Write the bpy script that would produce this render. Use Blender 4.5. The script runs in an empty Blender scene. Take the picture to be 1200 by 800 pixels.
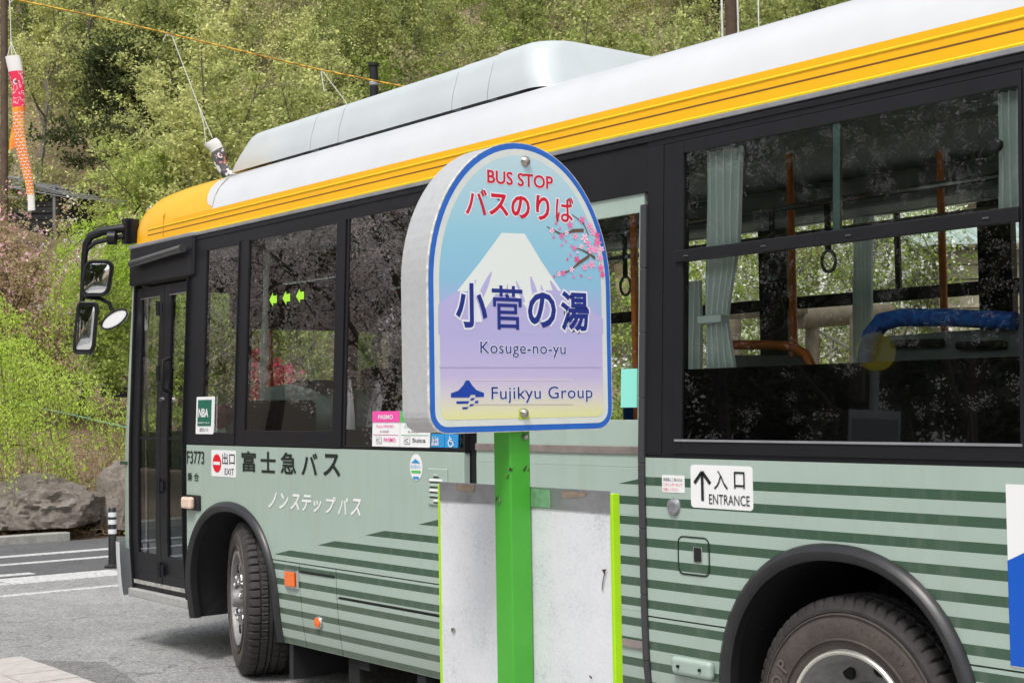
import bpy, math, random
import numpy as np
from mathutils import Vector, Matrix
SC = bpy.context.scene
COL = SC.collection
# ---------------------------------------------------------------- camera
FPX, CAMD, CAMH = 1700.0, 3.84, 1.5
YAW = math.atan(1350 / FPX); ROLL = (494 - 440) / 3430.0
PITCH = math.atan((494 - 1350 * ROLL - 400) / FPX)
A3 = lambda *a: np.array(a, float)
_F0 = A3(-math.cos(YAW), math.sin(YAW), 0); _R0 = A3(math.sin(YAW), math.cos(YAW), 0); _Z = A3(0, 0, 1)
CF = _F0 * math.cos(PITCH) + _Z * math.sin(PITCH); _U0 = _Z * math.cos(PITCH) - _F0 * math.sin(PITCH)
CR = _R0 * math.cos(ROLL) - _U0 * math.sin(ROLL); CU = _U0 * math.cos(ROLL) + _R0 * math.sin(ROLL)
CP = A3(0, -CAMD, CAMH)
cam = bpy.data.cameras.new('camera'); cam.sensor_width = 36; cam.lens = FPX / 1200 * 36
cam.clip_start = .05; cam.clip_end = 2000
co = bpy.data.objects.new('camera', cam); COL.objects.link(co)
co.matrix_world = Matrix(((CR[0], CU[0], -CF[0], CP[0]), (CR[1], CU[1], -CF[1], CP[1]), (CR[2], CU[2], -CF[2], CP[2]), (0, 0, 0, 1)))
SC.camera = co
# surveying helpers: a sight line of the photograph met with a known plane of the place
def ray(x, y): return CF + CR * (x - 600) / FPX - CU * (y - 400) / FPX
def at(x, y, d): return CP + ray(x, y) * d
def onY(x, y, Y):
    r = ray(x, y); return CP + r * (Y - CP[1]) / r[1]
def onX(x, y, X):
    r = ray(x, y); return CP + r * (X - CP[0]) / r[0]
# ---------------------------------------------------------------- world, sun
SUN_EL, SUN_AZ = math.radians(58), math.radians(150)     # azimuth from +Y clockwise
w = bpy.data.worlds.new('World'); SC.world = w; w.use_nodes = True
wn = w.node_tree; bg = wn.nodes['Background']
sky = wn.nodes.new('ShaderNodeTexSky'); sky.sky_type = 'NISHITA'; sky.sun_disc = False
sky.sun_elevation = SUN_EL; sky.sun_rotation = SUN_AZ; sky.air_density = 1.0; sky.dust_density = 3.0; sky.ozone_density = 1.0
hs = wn.nodes.new('ShaderNodeHueSaturation'); hs.inputs['Saturation'].default_value = .35
wn.links.new(sky.outputs[0], hs.inputs['Color']); wn.links.new(hs.outputs[0], bg.inputs['Color'])
bg.inputs['Strength'].default_value = .15
sd = bpy.data.lights.new('sun', 'SUN'); sd.energy = 1.5; sd.angle = math.radians(12); sd.color = (1, .96, .9)
so = bpy.data.objects.new('sun', sd); COL.objects.link(so)
sv = Vector((math.sin(SUN_AZ) * math.cos(SUN_EL), math.cos(SUN_AZ) * math.cos(SUN_EL), math.sin(SUN_EL)))
so.rotation_euler = sv.to_track_quat('Z', 'Y').to_euler(); so.location = sv * 40
SC.view_settings.view_transform = 'Standard'; SC.view_settings.look = 'None'
SC.view_settings.gamma = 1; SC.view_settings.exposure = 0.5
SC.cycles.max_bounces = 8; SC.cycles.transparent_max_bounces = 24; SC.cycles.diffuse_bounces = 3
SC.cycles.use_denoising = True
# ---------------------------------------------------------------- materials
def lin(c):
    return tuple(((v / 12.92) if v <= .04045 else ((v + .055) / 1.055) ** 2.4) for v in c)
MATS = {}
def mat(name, col, rough=.5, metal=0., var=0., scale=8., bump=0., bscale=60., coat=0., emis=0., spec=.5):
    if name in MATS: return MATS[name]
    m = bpy.data.materials.new(name); m.use_nodes = True; n = m.node_tree; b = n.nodes['Principled BSDF']
    b.inputs['Base Color'].default_value = (*col, 1); b.inputs['Roughness'].default_value = rough
    b.inputs['Metallic'].default_value = metal; b.inputs['Coat Weight'].default_value = coat
    b.inputs['Specular IOR Level'].default_value = spec
    if coat: b.inputs['Coat Roughness'].default_value = .06
    tc = n.nodes.new('ShaderNodeTexCoord')
    if var:
        nz = n.nodes.new('ShaderNodeTexNoise'); nz.inputs['Scale'].default_value = scale; nz.inputs['Detail'].default_value = 6
        nz.inputs['Roughness'].default_value = .65
        mp = n.nodes.new('ShaderNodeMapRange'); mp.inputs[1].default_value = .3; mp.inputs[2].default_value = .7
        mp.inputs[3].default_value = 1 - var; mp.inputs[4].default_value = 1 + var
        mx = n.nodes.new('ShaderNodeVectorMath'); mx.operation = 'SCALE'; mx.inputs[0].default_value = col
        n.links.new(tc.outputs['Object'], nz.inputs['Vector']); n.links.new(nz.outputs[0], mp.inputs[0])
        n.links.new(mp.outputs[0], mx.inputs['Scale']); n.links.new(mx.outputs[0], b.inputs['Base Color'])
    if bump:
        n2 = n.nodes.new('ShaderNodeTexNoise'); n2.inputs['Scale'].default_value = bscale; n2.inputs['Detail'].default_value = 8
        bp = n.nodes.new('ShaderNodeBump'); bp.inputs['Strength'].default_value = bump; bp.inputs['Distance'].default_value = .02
        n.links.new(tc.outputs['Object'], n2.inputs['Vector']); n.links.new(n2.outputs[0], bp.inputs['Height']); n.links.new(bp.outputs[0], b.inputs['Normal'])
    if emis:
        b.inputs['Emission Color'].default_value = (*col, 1); b.inputs['Emission Strength'].default_value = emis
    MATS[name] = m; return m
class NT:
    """tiny node-graph helper"""
    def __init__(s, name):
        s.m = bpy.data.materials.new(name); s.m.use_nodes = True; s.t = s.m.node_tree; s.b = s.t.nodes['Principled BSDF']; MATS[name] = s.m
    def n(s, typ, **k):
        nd = s.t.nodes.new('ShaderNode' + typ)
        for a, v in k.items(): setattr(nd, a, v)
        return nd
    def put(s, sock, v):
        if isinstance(v, bpy.types.NodeSocket): s.t.links.new(v, sock)
        else: sock.default_value = v
    def math(s, op, a, b=0., c=0.):
        nd = s.n('Math', operation=op); s.put(nd.inputs[0], a); s.put(nd.inputs[1], b); s.put(nd.inputs[2], c); return nd.outputs[0]
    def mix(s, f, a, b):
        nd = s.n('Mix', data_type='RGBA'); s.put(nd.inputs[0], f); s.put(nd.inputs[6], a); s.put(nd.inputs[7], b); return nd.outputs[2]
    def noise(s, vec, scale, detail=5, rough=.6):
        nd = s.n('TexNoise'); nd.inputs['Scale'].default_value = scale; nd.inputs['Detail'].default_value = detail; nd.inputs['Roughness'].default_value = rough
        s.t.links.new(vec, nd.inputs['Vector']); return nd.outputs[0]
    def ramp(s, f, stops):
        nd = s.n('ValToRGB'); e = nd.color_ramp.elements
        while len(e) < len(stops): e.new(.5)
        for i, (p, c) in enumerate(stops): e[i].position = p; e[i].color = (*c, 1) if len(c) == 3 else c
        s.put(nd.inputs[0], f); return nd.outputs[0]
    def obj(s): return s.n('TexCoord').outputs['Object']
    def xyz(s, v):
        nd = s.n('SeparateXYZ'); s.put(nd.inputs[0], v); return nd.outputs
    def bump(s, h, st, dist=.02):
        nd = s.n('Bump'); nd.inputs['Strength'].default_value = st; nd.inputs['Distance'].default_value = dist
        s.put(nd.inputs['Height'], h); s.put(s.b.inputs['Normal'], nd.outputs[0])
BUSORG = A3(-4.7, 1.15, 0)
GREEN = (.36, .455, .397); DGREEN = (.038, .088, .052)
def body_paint():
    s = NT('bus_green_paint'); o = s.xyz(s.obj())
    X = s.math('ADD', o[0], float(BUSORG[0])); Z = o[2]
    q = s.math('DIVIDE', s.math('SUBTRACT', 1.214, Z), .0775)
    k = s.math('FLOOR', q); t = s.math('SUBTRACT', q, k)
    dark = s.math('LESS_THAN', t, .42)
    tip = s.math('ADD', s.math('ADD', -4.2, s.math('MULTIPLY', k, -.452)), s.math('MULTIPLY', s.math('SUBTRACT', 1, s.math('DIVIDE', t, .42)), .17))
    past = s.math('GREATER_THAN', X, tip); low = s.math('GREATER_THAN', k, 6.5)
    on = s.math('MULTIPLY', s.math('MULTIPLY', dark, s.math('MAXIMUM', past, low)), s.math('GREATER_THAN', k, -.5))
    on = s.math('MULTIPLY', on, s.math('GREATER_THAN', X, -7.0))
    nz = s.noise(s.obj(), 3.0); g = s.mix(nz, (GREEN[0] * .93, GREEN[1] * .93, GREEN[2] * .93, 1), (GREEN[0] * 1.07, GREEN[1] * 1.07, GREEN[2] * 1.07, 1))
    c = s.mix(on, g, (*DGREEN, 1))
    # road film towards the skirt
    mp = s.n('MapRange'); s.put(mp.inputs[0], Z); mp.inputs[1].default_value = .25; mp.inputs[2].default_value = .6; mp.inputs[3].default_value = .35; mp.inputs[4].default_value = 0.
    dn = s.math('MULTIPLY', mp.outputs[0], s.noise(s.obj(), 14., 6, .7))
    c = s.mix(dn, c, (.30, .28, .24, 1))
    mpg = s.n('Mapping'); mpg.inputs['Scale'].default_value = (9, 9, .7); s.t.links.new(s.obj(), mpg.inputs[0]); st = s.noise(mpg.outputs[0], 2.2, 6, .7)
    m2 = s.n('MapRange'); s.put(m2.inputs[0], st); m2.inputs[1].default_value = .48; m2.inputs[2].default_value = .75; m2.inputs[3].default_value = 0.; m2.inputs[4].default_value = .22
    c = s.mix(m2.outputs[0], c, (.26, .27, .23, 1))
    s.put(s.b.inputs['Base Color'], c); s.b.inputs['Roughness'].default_value = .36; s.b.inputs['Coat Weight'].default_value = .35; s.b.inputs['Coat Roughness'].default_value = .12
    s.bump(s.noise(s.obj(), 1.8, 2), .16, .05)
    return s.m
M_GREEN = body_paint()
M_PLAIN = mat('bus_plain_green', GREEN, .38, var=.06, scale=4, coat=.35)
M_YEL = mat('bus_yellow', (.88, .44, .0), .35, var=.04, scale=3, coat=.12, spec=.35)
M_YELB = mat('bus_yellow_bead', (.95, .66, .02), .3, coat=.4)
M_WHITE = mat('bus_white', (.62, .635, .645), .3, var=.06, scale=1.6, coat=.5)
M_ACW = mat('ac_white', (.50, .54, .55), .42, var=.05, scale=3)
M_BLK = mat('black_trim', (.010, .010, .0125), .42, var=.15, scale=6, spec=.35)
M_BLKG = mat('black_gloss', (.006, .006, .008), .05)
M_RUB = mat('rubber', (.020, .020, .022), .36, var=.2, scale=10)
M_TYRE = mat('tyre_rubber', (.032, .029, .028), .75, var=.35, scale=12, bump=.2, bscale=90)
M_TYRW = mat('tyre_wall', (.075, .062, .055), .8, var=.3, scale=9, bump=.15, bscale=60)
M_DARK = mat('under_dark', (.008, .008, .009), .8)
M_CHR = mat('chrome', (.62, .62, .62), .22, 1., var=.15, scale=20)
M_STEEL = mat('rim_steel', (.30, .30, .29), .55, .3, var=.25, scale=15)
M_GREY = mat('grey_metal', (.33, .34, .36), .4, .4, var=.15, scale=10)
M_ALU = mat('aluminium', (.42, .43, .46), .38, .8, var=.2, scale=18)
M_PWHITE = mat('sticker_white', (.80, .81, .81), .35)
M_PBLACK = mat('print_black', (.012, .02, .016), .4)
M_PRED = mat('print_red', (.70, .005, .02), .4)
M_PBLUE = mat('print_blue', (.0, .095, .42), .4)
M_LBLUE = mat('print_light_blue', (.03, .28, .62), .4)
M_NAVY = mat('print_navy', (.008, .025, .22), .45)
M_PINK = mat('print_pink', (.80, .09, .38), .4)
M_PGREEN = mat('print_green', (.09, .5, .12), .4)
M_LIME = mat('lime_edge', (.36, .68, .0), .4, var=.08, scale=12)
M_ORG = mat('orange_lens', (.85, .16, .01), .15, coat=.5)
M_AMB = mat('amber_lens', (.78, .60, .48), .15, coat=.5)
M_ORAIL = mat('orange_rail', (.72, .20, .03), .35, var=.2, scale=20)
M_MINT = None
M_INT = mat('interior_panel', (.14, .17, .165), .6, var=.08, scale=3)
M_INTD = mat('interior_dark', (.035, .038, .04), .7, var=.15, scale=5)
M_CEIL = mat('ceiling_panel', (.17, .20, .19), .6)
M_ROPEW = mat('white_cord', (.75, .76, .74), .8)
M_LENS = mat('mirror_glass', (.75, .78, .8), .02, 1.)
def glass(name, tint, refl):
    s = NT(name); t = s.t; t.nodes.remove(s.b)
    fr = s.n('Fresnel'); fr.inputs[0].default_value = 1.52
    g = s.n('BsdfGlossy'); g.inputs['Roughness'].default_value = .0; g.inputs['Color'].default_value = (.95, .98, 1, 1)
    tr = s.n('BsdfTransparent'); tr.inputs['Color'].default_value = (*tint, 1)
    mx = s.n('MixShader'); f = s.math('MINIMUM', s.math('MULTIPLY', fr.outputs[0], refl), 1.)
    s.put(mx.inputs[0], f); s.put(mx.inputs[1], tr.outputs[0]); s.put(mx.inputs[2], g.outputs[0])
    t.links.new(mx.outputs[0], t.nodes['Material Output'].inputs['Surface']); return s.m
M_GLASS = glass('window_glass', (.93, .97, .95), 1.6)
M_GLASSR = glass('coated_window_glass', (.90, .96, .93), 2.7)
M_GLASSD = glass('dark_window_glass', (.36, .44, .41), 4.0)
M_GLASSF = glass('far_window_glass', (.90, .95, .92), .6)
def foliage(name, a, b, trans=.4, nscale=.6, vr=(.42, 1.2, .62, .8)):
    s = NT(name); t = s.t; t.nodes.remove(s.b); o = s.obj()
    oi = s.n('ObjectInfo')
    f = s.math('ADD', s.math('MULTIPLY', s.noise(o, nscale, 4), 1.3), s.math('MULTIPLY', oi.outputs['Random'], .7))
    f = s.math('SUBTRACT', f, .5)
    c = s.ramp(f, [(0.1, a), (.9, b)])
    n2 = s.noise(o, 3.4, 3, .7); c2 = s.n('HueSaturation'); s.put(c2.inputs['Color'], c); s.put(c2.inputs['Value'], s.math('MULTIPLY', s.math('ADD', vr[0], s.math('MULTIPLY', n2, vr[1])), s.math('ADD', vr[2], s.math('MULTIPLY', s.n('NewGeometry').outputs['Random Per Island'], vr[3]))))
    d = s.n('BsdfDiffuse'); l = s.n('BsdfTranslucent'); s.put(d.inputs[0], c2.outputs[0]); s.put(l.inputs[0], c2.outputs[0])
    mx = s.n('MixShader'); mx.inputs[0].default_value = trans; s.put(mx.inputs[1], d.outputs[0]); s.put(mx.inputs[2], l.outputs[0])
    t.links.new(mx.outputs[0], t.nodes['Material Output'].inputs['Surface']); return s.m
s = NT('curtain_mint'); s.t.nodes.remove(s.b); _d = s.n('BsdfDiffuse'); _l = s.n('BsdfTranslucent'); _x = s.n('MixShader'); _d.inputs[0].default_value = _l.inputs[0].default_value = (.86, .97, .92, 1); _x.inputs[0].default_value = .12
s.put(_x.inputs[1], _d.outputs[0]); s.put(_x.inputs[2], _l.outputs[0]); s.t.links.new(_x.outputs[0], s.t.nodes['Material Output'].inputs['Surface']); M_MINT = s.m
F_OLIVE = foliage('leaf_olive', (.24, .29, .09), (.64, .66, .28))
F_SPRING = foliage('leaf_spring', (.25, .33, .07), (.48, .55, .18))
F_DARK = foliage('leaf_dark', (.07, .09, .04), (.17, .19, .075), .25)
F_BUD = foliage('leaf_bud', (.34, .31, .16), (.56, .52, .30))
F_WEEP = foliage('leaf_weeping', (.44, .64, .06), (.74, .88, .22), .5, 1.5, (.8, .4, .8, .4))
F_PINKT = foliage('leaf_cherry_bronze', (.38, .31, .16), (.60, .50, .32), .4, 1.2)
F_BLOS = foliage('petal_pale', (.86, .78, .78), (.97, .93, .92), .4, 2.)
F_PINK = foliage('petal_pink', (.55, .10, .18), (.80, .30, .38), .4, 2.)
M_BARK = mat('bark', (.085, .07, .055), .9, var=.35, scale=14, bump=.4, bscale=30)
M_BARKG = mat('bark_grey', (.16, .145, .12), .9, var=.35, scale=10)
# ---------------------------------------------------------------- geometry helpers
def prof(z):          # how far the near side lies inside the vertical plane y = 0
    return float(np.interp(z, [.2, .3, .4, .55, .7, 1.25, 2.5, 2.7], [.05, .03, .015, .004, 0, 0, .05, .052]))
def S(x, y, off=0.):  # sight line met with the bus side -> (X, Z)
    Y = off
    for _ in range(4):
        p = onY(x, y, Y); Y = prof(p[2]) + off
    return p[0], p[2]
def org(o):
    v = Vector((0, 0, 0))
    while o: v += o.location; o = o.parent
    return v
class MB:
    def __init__(s): s.v = []; s.f = []
    def add(s, vs, fs):
        b = len(s.v); s.v += [tuple(map(float, p)) for p in vs]; s.f += [tuple(b + i for i in f) for f in fs]; return s
    def box(s, x0, x1, y0, y1, z0, z1):
        v = [(x, y, z) for z in (z0, z1) for y in (y0, y1) for x in (x0, x1)]
        return s.add(v, [(0, 2, 3, 1), (4, 5, 7, 6), (0, 1, 5, 4), (2, 6, 7, 3), (0, 4, 6, 2), (1, 3, 7, 5)])
    def sbox(s, x0, x1, z0, z1, o0, o1, nz=1):   # on the bus side; o0 (outer) < o1 (inner)
        zs = [z0 + (z1 - z0) * i / nz for i in range(nz + 1)]
        for a, b in zip(zs[:-1], zs[1:]):
            v = [(x, prof(z) + o, z) for z in (a, b) for o in (o0, o1) for x in (x0, x1)]
            s.add(v, [(0, 2, 3, 1), (4, 5, 7, 6), (0, 1, 5, 4), (2, 6, 7, 3), (0, 4, 6, 2), (1, 3, 7, 5)])
        return s
    def prism(s, pts, d):      # pts: 3-D outline (ccw seen from outside), d: depth vector going in
        n = len(pts); d = A3(*d); a = [A3(*p) for p in pts]; b = [p + d for p in a]
        return s.add(a + b, [tuple(range(n)), tuple(range(2 * n - 1, n - 1, -1))] + [(i, n + i, n + (i + 1) % n, (i + 1) % n) for i in range(n)])
    def tube(s, pts, r, n=8, caps=True):
        pts = [Vector(p) for p in pts]; rs = r if isinstance(r, (list, tuple)) else [r] * len(pts)
        rings = []; up = None
        for i, p in enumerate(pts):
            t = (pts[min(i + 1, len(pts) - 1)] - pts[max(i - 1, 0)]).normalized()
            if up is None: up = t.orthogonal().normalized()
            up = (up - t * up.dot(t)).normalized() if (up - t * up.dot(t)).length > 1e-5 else t.orthogonal().normalized()
            q = t.cross(up)
            rings.append([p + (up * math.cos(2 * math.pi * k / n) + q * math.sin(2 * math.pi * k / n)) * rs[i] for k in range(n)])
        b = [v for rg in rings for v in rg]; f = []
        for i in range(len(pts) - 1):
            for k in range(n):
                f.append((i * n + k, i * n + (k + 1) % n, (i + 1) * n + (k + 1) % n, (i + 1) * n + k))
        if caps: f.append(tuple(range(n - 1, -1, -1))); f.append(tuple((len(pts) - 1) * n + k for k in range(n)))
        return s.add(b, f)
    def lathe(s, prf, c, axis='y', n=48, wob=None):   # prf: (radius, along) pairs, closed on the axis if radius 0
        c = A3(*c); m = len(prf); v = []
        for k in range(n):
            a = 2 * math.pi * k / n
            for j, (r, h) in enumerate(prf):
                if wob: r = wob(k, j, r)
                if axis == 'y': v.append(c + A3(r * math.cos(a), h, r * math.sin(a)))
                elif axis == 'z': v.append(c + A3(r * math.cos(a), r * math.sin(a), h))
                else: v.append(c + A3(h, r * math.cos(a), r * math.sin(a)))
        f = []
        for k in range(n):
            for j in range(m - 1):
                k2 = (k + 1) % n; f.append((k * m + j, k2 * m + j, k2 * m + j + 1, k * m + j + 1))
        return s.add(v, f)
    def build(s, name, m, parent=None, smooth=False, bevel=0, shared=None):
        me = bpy.data.meshes.new(name); o0 = org(parent) if parent else Vector((0, 0, 0))
        me.from_pydata([(x - o0.x, y - o0.y, z - o0.z) for x, y, z in s.v], [], s.f); me.validate(); me.materials.append(m)
        if smooth:
            me.polygons.foreach_set('use_smooth', [True] * len(me.polygons)); me.set_sharp_from_angle(angle=math.radians(38))
        me.update(); o = bpy.data.objects.new(name, me); COL.objects.link(o)
        if parent: o.parent = parent
        if bevel:
            md = o.modifiers.new('bevel', 'BEVEL'); md.width = bevel; md.segments = 2; md.limit_method = 'ANGLE'; md.angle_limit = math.radians(40)
        return o
def fix_normals(o):
    import bmesh
    bm = bmesh.new(); bm.from_mesh(o.data); bmesh.ops.recalc_face_normals(bm, faces=bm.faces); bm.to_mesh(o.data); bm.free(); return o
def tag(o, label=None, cat=None, group=None, kind=None):
    if label: o['label'] = label
    if cat: o['category'] = cat
    if group: o['group'] = group
    if kind: o['kind'] = kind
    return o
def thing(name, loc, label, cat, group=None):
    o = bpy.data.objects.new(name, None); COL.objects.link(o); o.location = tuple(float(v) for v in loc); o.empty_display_size = .2
    return tag(o, label, cat, group)
def npmesh(name, V, nper, m, parent=None, smooth=False):
    """V: (faces*nper, 3) loose polygons"""
    V = np.asarray(V, np.float32); nf = len(V) // nper
    me = bpy.data.meshes.new(name); me.vertices.add(len(V)); me.vertices.foreach_set('co', V.ravel())
    me.loops.add(len(V)); me.loops.foreach_set('vertex_index', np.arange(len(V), dtype=np.int32))
    me.polygons.add(nf); me.polygons.foreach_set('loop_start', np.arange(0, nf * nper, nper, dtype=np.int32))
    me.polygons.foreach_set('loop_total', np.full(nf, nper, np.int32)); me.update(calc_edges=True); me.materials.append(m)
    return me
def textmesh(body, bold=0., shear=0., space=1.0):
    cu = bpy.data.curves.new('lettering', 'FONT'); cu.body = body; cu.size = 1; cu.offset = bold; cu.shear = shear; cu.space_character = space
    cu.resolution_u = 3; cu.fill_mode = 'BOTH'; o = bpy.data.objects.new('tmp', cu)
    me = bpy.data.meshes.new_from_object(o)
    V = [tuple(v.co) for v in me.vertices]; Fc = [tuple(p.vertices) for p in me.polygons]
    bpy.data.objects.remove(o); bpy.data.meshes.remove(me); bpy.data.curves.remove(cu)
    return V, Fc
def text_side(body, x0, x1, z0, z1, off, m, parent, bold=0., shear=0., space=1., plane='y', name='lettering', fit=None):
    """fit lettering in a box: plane 'y' -> bus side facing -Y; ('x', X) -> plane facing +X, reading along +Y; ('Y', y) a vertical plane"""
    V, Fc = textmesh(body, bold, shear, space)
    if not V: return None
    a = np.array(V); mn = a.min(0); mx = a.max(0)
    if fit is not None: f_ = np.array(textmesh(body, fit, shear, space)[0]); mn = f_.min(0); mx = f_.max(0)
    u = (a[:, 0] - mn[0]) / max(mx[0] - mn[0], 1e-6); v = (a[:, 1] - mn[1]) / max(mx[1] - mn[1], 1e-6)
    U = x0 + u * (x1 - x0); Z = z0 + v * (z1 - z0); b = MB()
    if plane == 'y': P = [(U[i], prof(Z[i]) + off, Z[i]) for i in range(len(U))]
    elif plane[0] == 'x': P = [(plane[1], U[i], Z[i]) for i in range(len(U))]
    else: P = [(U[i], plane[1], Z[i]) for i in range(len(U))]
    b.add(P, Fc); return b.build(name, m, parent)
# ================================================================ GROUND
def ground():
    def tz(X, Y):
        t = max(0., Y - 7.5, (-X - 16.6) * min(1, max(0, (Y + 12) / 9)));
        if X > 6: t = max(t, 0)
        z = .11 * min(t, 16) + .60 * max(0, min(t - 16, 90))
        z += (math.sin(X * .21 + 1) * math.cos(Y * .17) * .25 + math.sin(X * .07) * math.cos(Y * .09 + 1) * .9) * min(1, max(0, t - 3) / 12)
        return z
    return tz
TZ = ground()
def terrain():
    s = NT('hillside_earth'); o = s.obj(); n1 = s.noise(o, .35, 6); n2 = s.noise(o, 6., 8, .75)
    c = s.ramp(s.math('ADD', s.math('MULTIPLY', n1, .6), s.math('MULTIPLY', n2, .4)), [(.3, (.16, .11, .07)), (.47, (.33, .235, .155)), (.62, (.42, .33, .23)), (.80, (.20, .21, .08))])
    s.put(s.b.inputs['Base Color'], c); s.b.inputs['Roughness'].default_value = .95; s.bump(n2, .9, .15)
    b = MB(); xs = list(np.arange(-150, -16.5, 3.)) + list(np.arange(-16.6, -10, 1.6)) + list(np.arange(-9, 60, 5.)); ys = list(np.arange(-40, 5, 4.)) + list(np.arange(5.5, 130, 2.5))
    V = [(x, y, TZ(x, y) - .03) for x in xs for y in ys]; ny = len(ys)
    Fc = [(i * ny + j, (i + 1) * ny + j, (i + 1) * ny + j + 1, i * ny + j + 1) for i in range(len(xs) - 1) for j in range(ny - 1)]
    b.add(V, Fc); tag(b.build('hillside', s.m, smooth=True), kind='structure')
    b = MB(); b.add([(-400, -400, -.3), (400, -400, -.3), (400, 400, -.3), (-400, 400, -.3)], [(0, 1, 2, 3)]); tag(b.build('ground', s.m), kind='structure')
terrain()
def asphalt(name, a, b_, sc):
    s = NT(name); o = s.obj(); v = s.n('TexVoronoi'); v.inputs['Scale'].default_value = sc; s.t.links.new(o, v.inputs['Vector'])
    cw = s.n('RGBToBW'); s.put(cw.inputs[0], v.outputs['Color'])
    f = s.math('ADD', s.math('MULTIPLY', cw.outputs[0], .62), s.math('MULTIPLY', s.math('ADD', s.noise(o, .55, 3), s.noise(o, 3.3, 6, .7)), .42)); ck = s.n('TexVoronoi', feature='DISTANCE_TO_EDGE'); ck.inputs['Scale'].default_value = .45; wv = s.n('VectorMath', operation='ADD'); nn_ = s.n('TexNoise'); nn_.inputs['Scale'].default_value = 2.5; s.t.links.new(o, nn_.inputs['Vector']); s.t.links.new(o, wv.inputs[0]); s.t.links.new(nn_.outputs['Color'], wv.inputs[1]); s.t.links.new(wv.outputs[0], ck.inputs['Vector']); f = s.math('SUBTRACT', f, s.math('ADD', .05, s.math('MULTIPLY', s.math('LESS_THAN', ck.outputs['Distance'], .0045), .22)))
    c = s.ramp(f, [(.33, a), (.90, b_)]); s.put(s.b.inputs['Base Color'], c); s.b.inputs['Roughness'].default_value = .85
    s.bump(v.outputs['Distance'], .7, .008); return s.m
M_ASPH = asphalt('worn_asphalt', (.13, .132, .13), (.41, .41, .40), 85.)
M_ASPD = asphalt('dark_asphalt', (.06, .06, .063), (.15, .15, .155), 90.)
b = MB(); b.box(-13.15, 40, -30, 7.4, -.2, 0); tag(b.build('asphalt_lot', M_ASPH), kind='structure')
b = MB(); b.box(-16.35, -13.15, -30, 60, -.2, .004); tag(b.build('road', M_ASPD), kind='structure')
def paint():
    s = NT('road_paint'); o = s.obj(); n = s.noise(o, 22., 8, .8)
    c = s.ramp(n, [(.38, (.22, .22, .22)), (.50, (.60, .60, .59))]); s.put(s.b.inputs['Base Color'], c); s.b.inputs['Roughness'].default_value = .7; return s.m
M_PAINT = paint()
for x0, x1, y0, y1, z in ((-15.13, -14.95, -20, 40, .004), (-14.33, -14.19, -20, 40, .004), (-13.42, -13.26, -20, 1.05, .004), (-13.12, -12.62, .62, 1.7, .0), (-12.78, -12.64, -20, .6, .0), (-12.86, -12.70, 1.72, 30, .0), (-11.95, -11.83, -20, 30, .0)):
    b = MB(); b.box(x0, x1, y0, y1, z - .01, z + .004); tag(b.build('road_marking', M_PAINT), kind='structure')
b = MB(); b.box(-16.55, -16.36, -30, 2.6, -.1, .10); tag(b.build('kerb', mat('concrete_kerb', (.36, .35, .32), .85, var=.2, scale=12, bump=.3), bevel=.01), kind='structure')
# paved footway with its own tiles
M_TILE = mat('paving_tile', (.50, .465, .44), .8, var=.14, scale=14, bump=.3, bscale=140)
SW = .05
pv = tag(MB().box(-8.66, 9, -9, -.72, -.1, SW - .012).build('pavement', mat('pavement_joint', (.20, .18, .17), .9, var=.2, scale=20)), kind='structure')
tm = MB().box(.003, .297, .003, .297, -.03, .012).build('tile', M_TILE, bevel=.004); tmesh = tm.data; bpy.data.objects.remove(tm)
rt = random.Random(3)
far = MB()
for i in range(58):
    for j in range(27):
        x = -8.64 + .3 * i; y = -.74 - .3 * (j + 1)
        if x < -5.5 and j < 7:
            o = bpy.data.objects.new('tile', tmesh); COL.objects.link(o); o.parent = pv; o.location = (x, y, SW - .012 + rt.uniform(-.002, .002))
        else: far.box(x + .003, x + .297, y + .003, y + .297, SW - .03, SW)
tag(far.build('tile_field', M_TILE, pv), kind='stuff')
tag(MB().prism([(-8.75, -.72, .012), (-6.9, -.72, .012), (-7.4, -.52, .012), (-8.3, -.36, .012)], (0, 0, -.05)).build('asphalt_patch', asphalt('patch_asphalt', (.09, .09, .09), (.26, .26, .25), 80.)), kind='structure')
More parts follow.
